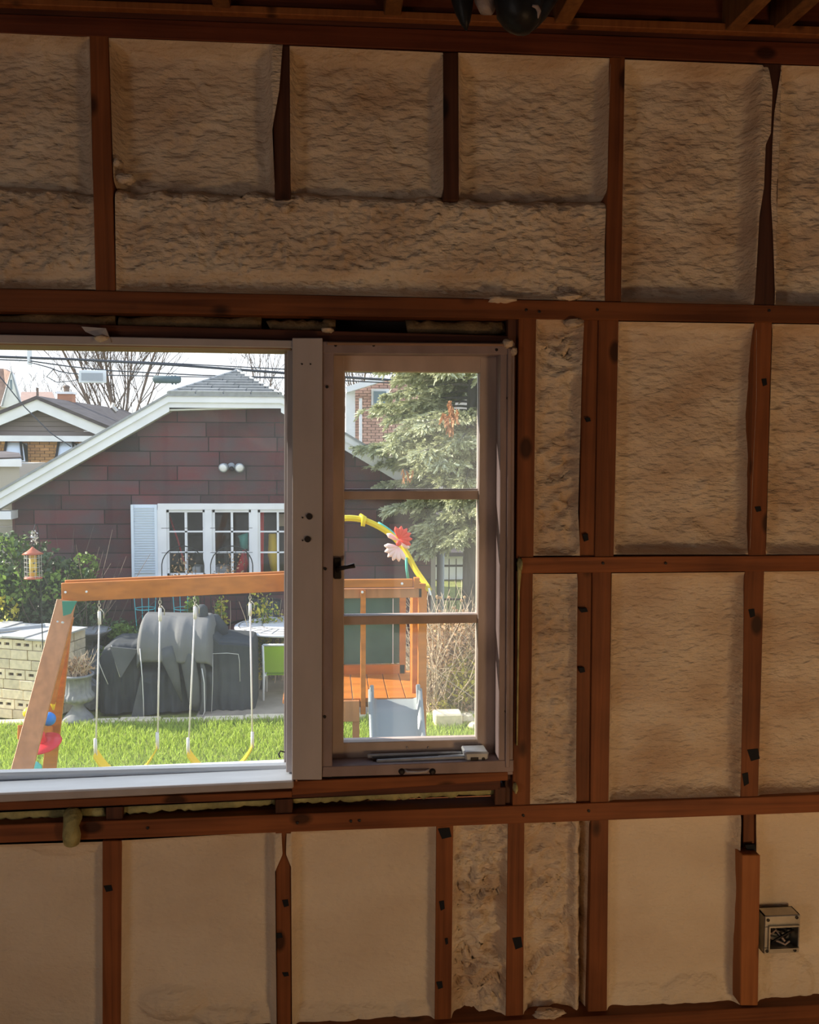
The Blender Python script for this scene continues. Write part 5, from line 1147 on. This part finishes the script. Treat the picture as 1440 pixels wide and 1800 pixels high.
def swing(xa, xb, label, yb_, sxa, sxb):
    ca, cb = onbeam(xa), onbeam(xb); t = thing('belt_swing', label, 'swing', ca.lerp(cb, .5)+Vector((0, 0, -.1)), 'yellow belt swings under the beam')
    zs = P((sxa+sxb)/2, yb_, (ca.y+cb.y)/2).z; ends = []
    for c, sx_ in ((ca, sxa), (cb, sxb)):
        b = Vector((P(sx_, yb_, c.y).x, c.y, zs)); top = c+Vector((0, 0, -(zt0-zb0)/2)); ends.append(b); zt1 = top.z-.10
        rp = MB().tube([Vector((top.x, top.y, zt1)), b], .0065, 6).build('rope', M['rope'], t, True)
        MB().tube([Vector((top.x, top.y, zt1+.02)), Vector((top.x, top.y, zt1-.07))], .012, 8).build('rope_sleeve', M['rope'], rp, True)
        MB().tube([Vector((b.x, b.y, zs+.12)), b], [.012, .013], 8).build('rope_sleeve', M['rope'], rp, True)
        for k in range(4):
            cz_ = top.z-.012-k*.024; MB().tube([Vector((top.x+(.009*math.cos(a) if k % 2 else 0), top.y+(0 if k % 2 else .009*math.cos(a)), cz_+.015*math.sin(a))) for a in np.linspace(0, 6.28, 11)[:-1]], .003, 5, True).build('chain_link', M['chain'], t, True)
        MB().tube([Vector((top.x+.01, top.y, top.z-.06)), Vector((top.x+.03, top.y, top.z-.09)), Vector((top.x+.028, top.y, top.z-.13))], .0035, 5).build('snap_hook', M['chain'], t, True)
    a, b = ends; n = 12; P_ = []
    for i in range(n+1):
        u = i/n; p = a.lerp(b, u); s_ = abs(2*u-1); p.z = zs-.19*(1-s_**2.2); P_.append(p)
    s = MB()
    for i in range(n):
        w0 = w1 = .065; d = Vector((0, 1, 0)); up = Vector((0, 0, .022))
        s.hexa([P_[i]-d*w0, P_[i]+d*w0, P_[i]+d*w0+up, P_[i]-d*w0+up], [P_[i+1]-d*w1, P_[i+1]+d*w1, P_[i+1]+d*w1+up, P_[i+1]-d*w1+up])
    s.build('belt_seat', M['yellow'], t)
swing(173, 279, 'yellow belt swing on white ropes nearest the A-frame leg', 1322, 168, 277); swing(341, 438, 'yellow belt swing on white ropes farther from the A-frame leg', 1320, 331, 444)
# disc swing with coloured balls
ds = thing('disc_swing', 'red disc swing with a centre post hanging beside the A-frame leg', 'swing', P(76, 1305, 4.55))
c = P(76, 1308, 4.55)
ax = Vector((-.12, -.30, 1)).normalized()
MB().lathe(c, [(.02, -.02), (.11, -.012), (.13, 0), (.128, .012), (.04, .02)], 24, ax).build('seat_disc', M['red'], ds, True)
MB().lathe(c, [(.030, 0), (.028, .09), (.022, .10)], 14, ax).build('centre_post', M['red'], ds, True)
MB().tube([c+ax*.09, P(73, 1262, 4.55), P(78, 1180, 4.5), P(120, 1058, 4.45)], .007, 6).build('rope', M['rope'], ds, True)
for x, y, m, Yq, r in ((86, 1264, 'blue', 4.6, .050), (50, 1253, 'yellow', 4.7, .040)):
    MB().ball(P(x, y, Yq), r, 16).build('ball', M[m], ds, True, label='%s plastic ball' % m)
MB().ball(P(74, 1262, 4.5), .018, 10).build('knot', M['rope'], ds, True)
MB().tube([P(92, 1200, 4.8), P(93, 1235, 4.8), P(94, 1248, 4.8)], [.002, .022, .006], 8).build('yellow_tag', M['yellow'], ds, True)
MB().ball(P(54, 1352, 4.3), .075, 16, (1, 1, .7)).build('toy_ball', M['teal'], None, True, label='teal toy ball on the lawn at the foot of the A-frame', cat='ball')
# tower
tw = thing('play_tower', 'orange wooden play tower with deck, railings and green back board', 'play tower', (P(670, 1200, 4.6).x, 4.6, GZ))
Yf_, Yb_ = 4.55, 5.25
def tb_(name, x0, y0, x1, y1, Y, dpt, m='orange', par=None, **k):
    a, b = P(x0, y1, Y), P(x1, y0, Y); return MB().box((a.x, Y, a.z), (b.x, Y+dpt, b.z)).build(name, M[m], par or tw, bevel=.003, **k)
def post(x0, x1, yt, Y, dpt, m='orange', name='post'):
    a = P(x0, yt, Y); b = P(x1, yt, Y); return MB().box((a.x, Y, GZ), (b.x, Y+dpt, a.z)).build(name, M[m], tw, bevel=.003)
post(736, 751, 1026, Yf_, .05); post(725, 737, 1036, Yf_+.10, .09); post(722, 731, 1036, Yf_+.45, .05); post(500, 514, 1026, Yf_, .06)
post(703, 714, 1045, Yb_, .05); post(560, 572, 1045, Yb_, .05)
tb_('top_rail', 500, 1018, 726, 1034, Yf_-.04, .035); tb_('rail_end', 728, 1016, 738, 1034, Yf_-.05, .06)
tb_('second_rail', 500, 1034, 742, 1053, Yf_, .035, 'orangel'); tb_('back_rail', 560, 1168, 712, 1187, Yb_, .035); tb_('back_top_rail', 560, 1036, 712, 1050, Yb_, .035)
tb_('back_stub', 693, 1186, 708, 1206, Yb_, .04); tb_('green_board', 560, 1046, 705, 1168, Yb_+.04, .012, 'panel', label='green back board'); tb_('board_edge', 690, 1052, 692, 1167, Yb_+.03, .01, 'whitem')
a, b = P(634, 1038, Yf_-.03), P(643, 1256, Yf_-.03); MB().box((a.x, Yf_-.03, b.z), (b.x, Yf_, a.z)).build('front_slat', M['orange'], tw, bevel=.003)
dz = P(670, 1226, Yf_).z
for i in range(8):
    x0 = P(497+i*31, 1226, Yf_).x; x1 = P(497+i*31+29.5, 1226, Yf_).x; MB().box((x0, Yf_-.01, dz-.03), (x1, Yb_+.1, dz)).build('deck_board', M['orange'], tw, bevel=.003)
tb_('deck_joist', 500, 1231, 742, 1246, Yf_+.02, .035, 'orangel'); tb_('step_board', 560, 1232, 632, 1270, Yf_-.04, .03, 'orangel'); tb_('ladder_post', 620, 1266, 632, 1330, Yf_-.02, .05, 'orangel')
for y0 in (.30, .46): post(727, 733, 1046, Yf_+y0, .035, 'orange', 'side_slat')
for x, y in ((637, 1041), (707, 1026), (743, 1249)): MB().lathe(P(x, y, Yf_-.045 if y < 1100 else Yf_-.002), [(.010, -.004), (.009, .004), (.002, .006)], 10, (0, -1, 0)).build('bolt', M['whitem'], tw)
# slide
sl_ = thing('toddler_slide', 'slate blue plastic slide descending from the play tower deck', 'slide', (P(695, 1240, 4.4).x, 4.4, GZ))
x0, x1 = P(652, 1232, Yf_-.05).x, P(737, 1232, Yf_-.05).x; n = 12; path = []
for i in range(n+1):
    u = i/n; y = Yf_-.05-1.15*u; z = dz+.0-(dz-GZ-.08)*(u*1.25-.25*u*u if u < .85 else (.85*1.25-.25*.7225)+(u-.85)*.35) ; z = max(z, GZ+.06); path.append((y, z))
s = MB(); sec = [(0, .06), (-.022, .075), (-.03, .06), (-.03, -.02), (0, -.02)]
def secp(y, z):
    w = x1-x0; return [Vector((x0-.02, y, z+.075)), Vector((x0+.008, y, z+.085)), Vector((x0+.022, y, z+.01)), Vector((x0+.05, y, z)), Vector((x1-.05, y, z)), Vector((x1-.022, y, z+.01)), Vector((x1-.008, y, z+.085)), Vector((x1+.02, y, z+.075)), Vector((x1+.02, y, z-.03)), Vector((x0-.02, y, z-.03))]
V = []; 
for y, z in path: V += secp(y, z)
k = 10; s.add(V, [(i*k+j, i*k+(j+1) % k, (i+1)*k+(j+1) % k, (i+1)*k+j) for i in range(n) for j in range(k)]+[tuple(range(k)), tuple(n*k+j for j in range(k-1, -1, -1))]); s.build('chute', M['slide'], sl_, True)
for xx in (x0-.005, x1-.02): MB().beam((xx+.012, Yf_-.09, dz-.03), (xx+.012, Yf_-.03, dz+.10), .03, .04).build('grip', M['slide'], sl_, bevel=.006)
# arch with flower
ar = thing('toy_arch', 'yellow curved toy arch with a hanging flower over the play tower', 'toy arch', P(640, 1035, 4.8))
pts = [(518, 1040, 5.15), (524, 985, 5.1), (545, 940, 5.05), (575, 917, 5.0), (605, 911, 4.9), (635, 913, 4.85), (665, 925, 4.8), (690, 942, 4.75), (712, 967, 4.7), (730, 1000, 4.65), (745, 1022, 4.6), (754, 1036, 4.55)]
s = MB(); pp = [P(*q) for q in pts]; sm = []
for i in range(len(pp)-1):
    a, b, c_, d_ = pp[max(i-1, 0)], pp[i], pp[i+1], pp[min(i+2, len(pp)-1)]
    for j in range(4): t = j/4; sm.append(.5*((2*b)+(c_-a)*t+(2*a-5*b+4*c_-d_)*t*t+(3*b-a-3*c_+d_)*t**3))
sm.append(pp[-1]); V = []
for i, p in enumerate(sm):
    d = (sm[min(i+1, len(sm)-1)]-sm[max(i-1, 0)]).normalized(); nrm = Vector((0, 1, 0)); u = d.cross(nrm).normalized(); nrm = u.cross(d); 
    for a, b in ((-.030, -.020), (.030, -.020), (.030, .0), (.012, .022), (-.012, .022), (-.030, .0)): V.append(p+nrm*a+u*(-b)*(1 if u.z < 0 else -1)*-1)
s.add(V, [(i*6+j, i*6+(j+1) % 6, (i+1)*6+(j+1) % 6, (i+1)*6+j) for i in range(len(sm)-1) for j in range(6)]+[tuple(range(6)), tuple((len(sm)-1)*6+j for j in range(5, -1, -1))]); s.build('arch_tube', M['yel2'], ar)
i0 = len(sm)*5//11
MB().tube([p+Vector((0, .0, .026)) for p in sm[int(len(sm)*.55):int(len(sm)*.78)]], .010, 6).build('teal_strip', M['teal'], ar, True)
MB().tube([P(633, 905, 4.82), P(640, 910, 4.8), P(638, 925, 4.8)], [.014, .024, .018], 6).build('clip', M['yel2'], ar, True)
MB().tube([P(754, 1034, 4.5), P(757, 1046, 4.5)], .008, 6).build('foot', M['whitem'], ar)
def petals(px, py, Y, n, r, m, a0, a1, asp):
    c = P(px, py, Y)
    for i in range(n):
        a = a0+(a1-a0)*i/(n-1); d = Vector((math.cos(a), -.15, math.sin(a))); MB().tube([c, c+d*r*.35, c+d*r*.75, c+d*r], [r*.05, r*.17, r*.20, r*.04], 7).build('petal', M[m], ar, True)
petals(702, 947, 4.60, 6, .095, 'red2', 1.9, -.5, .2); petals(700, 962, 4.62, 6, .105, 'pink', 3.0, 5.2, .2)
petals(700, 950, 4.66, 3, .10, 'pink', 2.6, -.6, .2); MB().ball(P(701, 955, 4.57), .022, 10).build('flower_centre', M['red2'], ar, True)
MB().tube([P(714, 980, 4.66), P(715, 1000, 4.66), P(718, 1020, 4.66)], .010, 6).build('flower_stem', M['teal'], ar, True)
# small blue toy beside the ladder
ty = thing('blue_toy_bucket', 'blue-grey toy bucket on the lawn by the tower ladder', 'toy', (P(613, 1300, 5.0).x, 5.0, GZ))
MB().lathe(ty.location, [(.07, 0), (.085, .12), (.09, .2), (.08, .2)], 16).build('bucket', M['slide'], ty, True)
MB().tube([ty.location+Vector((.088*math.cos(a), 0, .2+.08*math.sin(a))) for a in np.linspace(0, 3.14, 9)], .005, 5).build('handle', M['whitem'], ty, True)
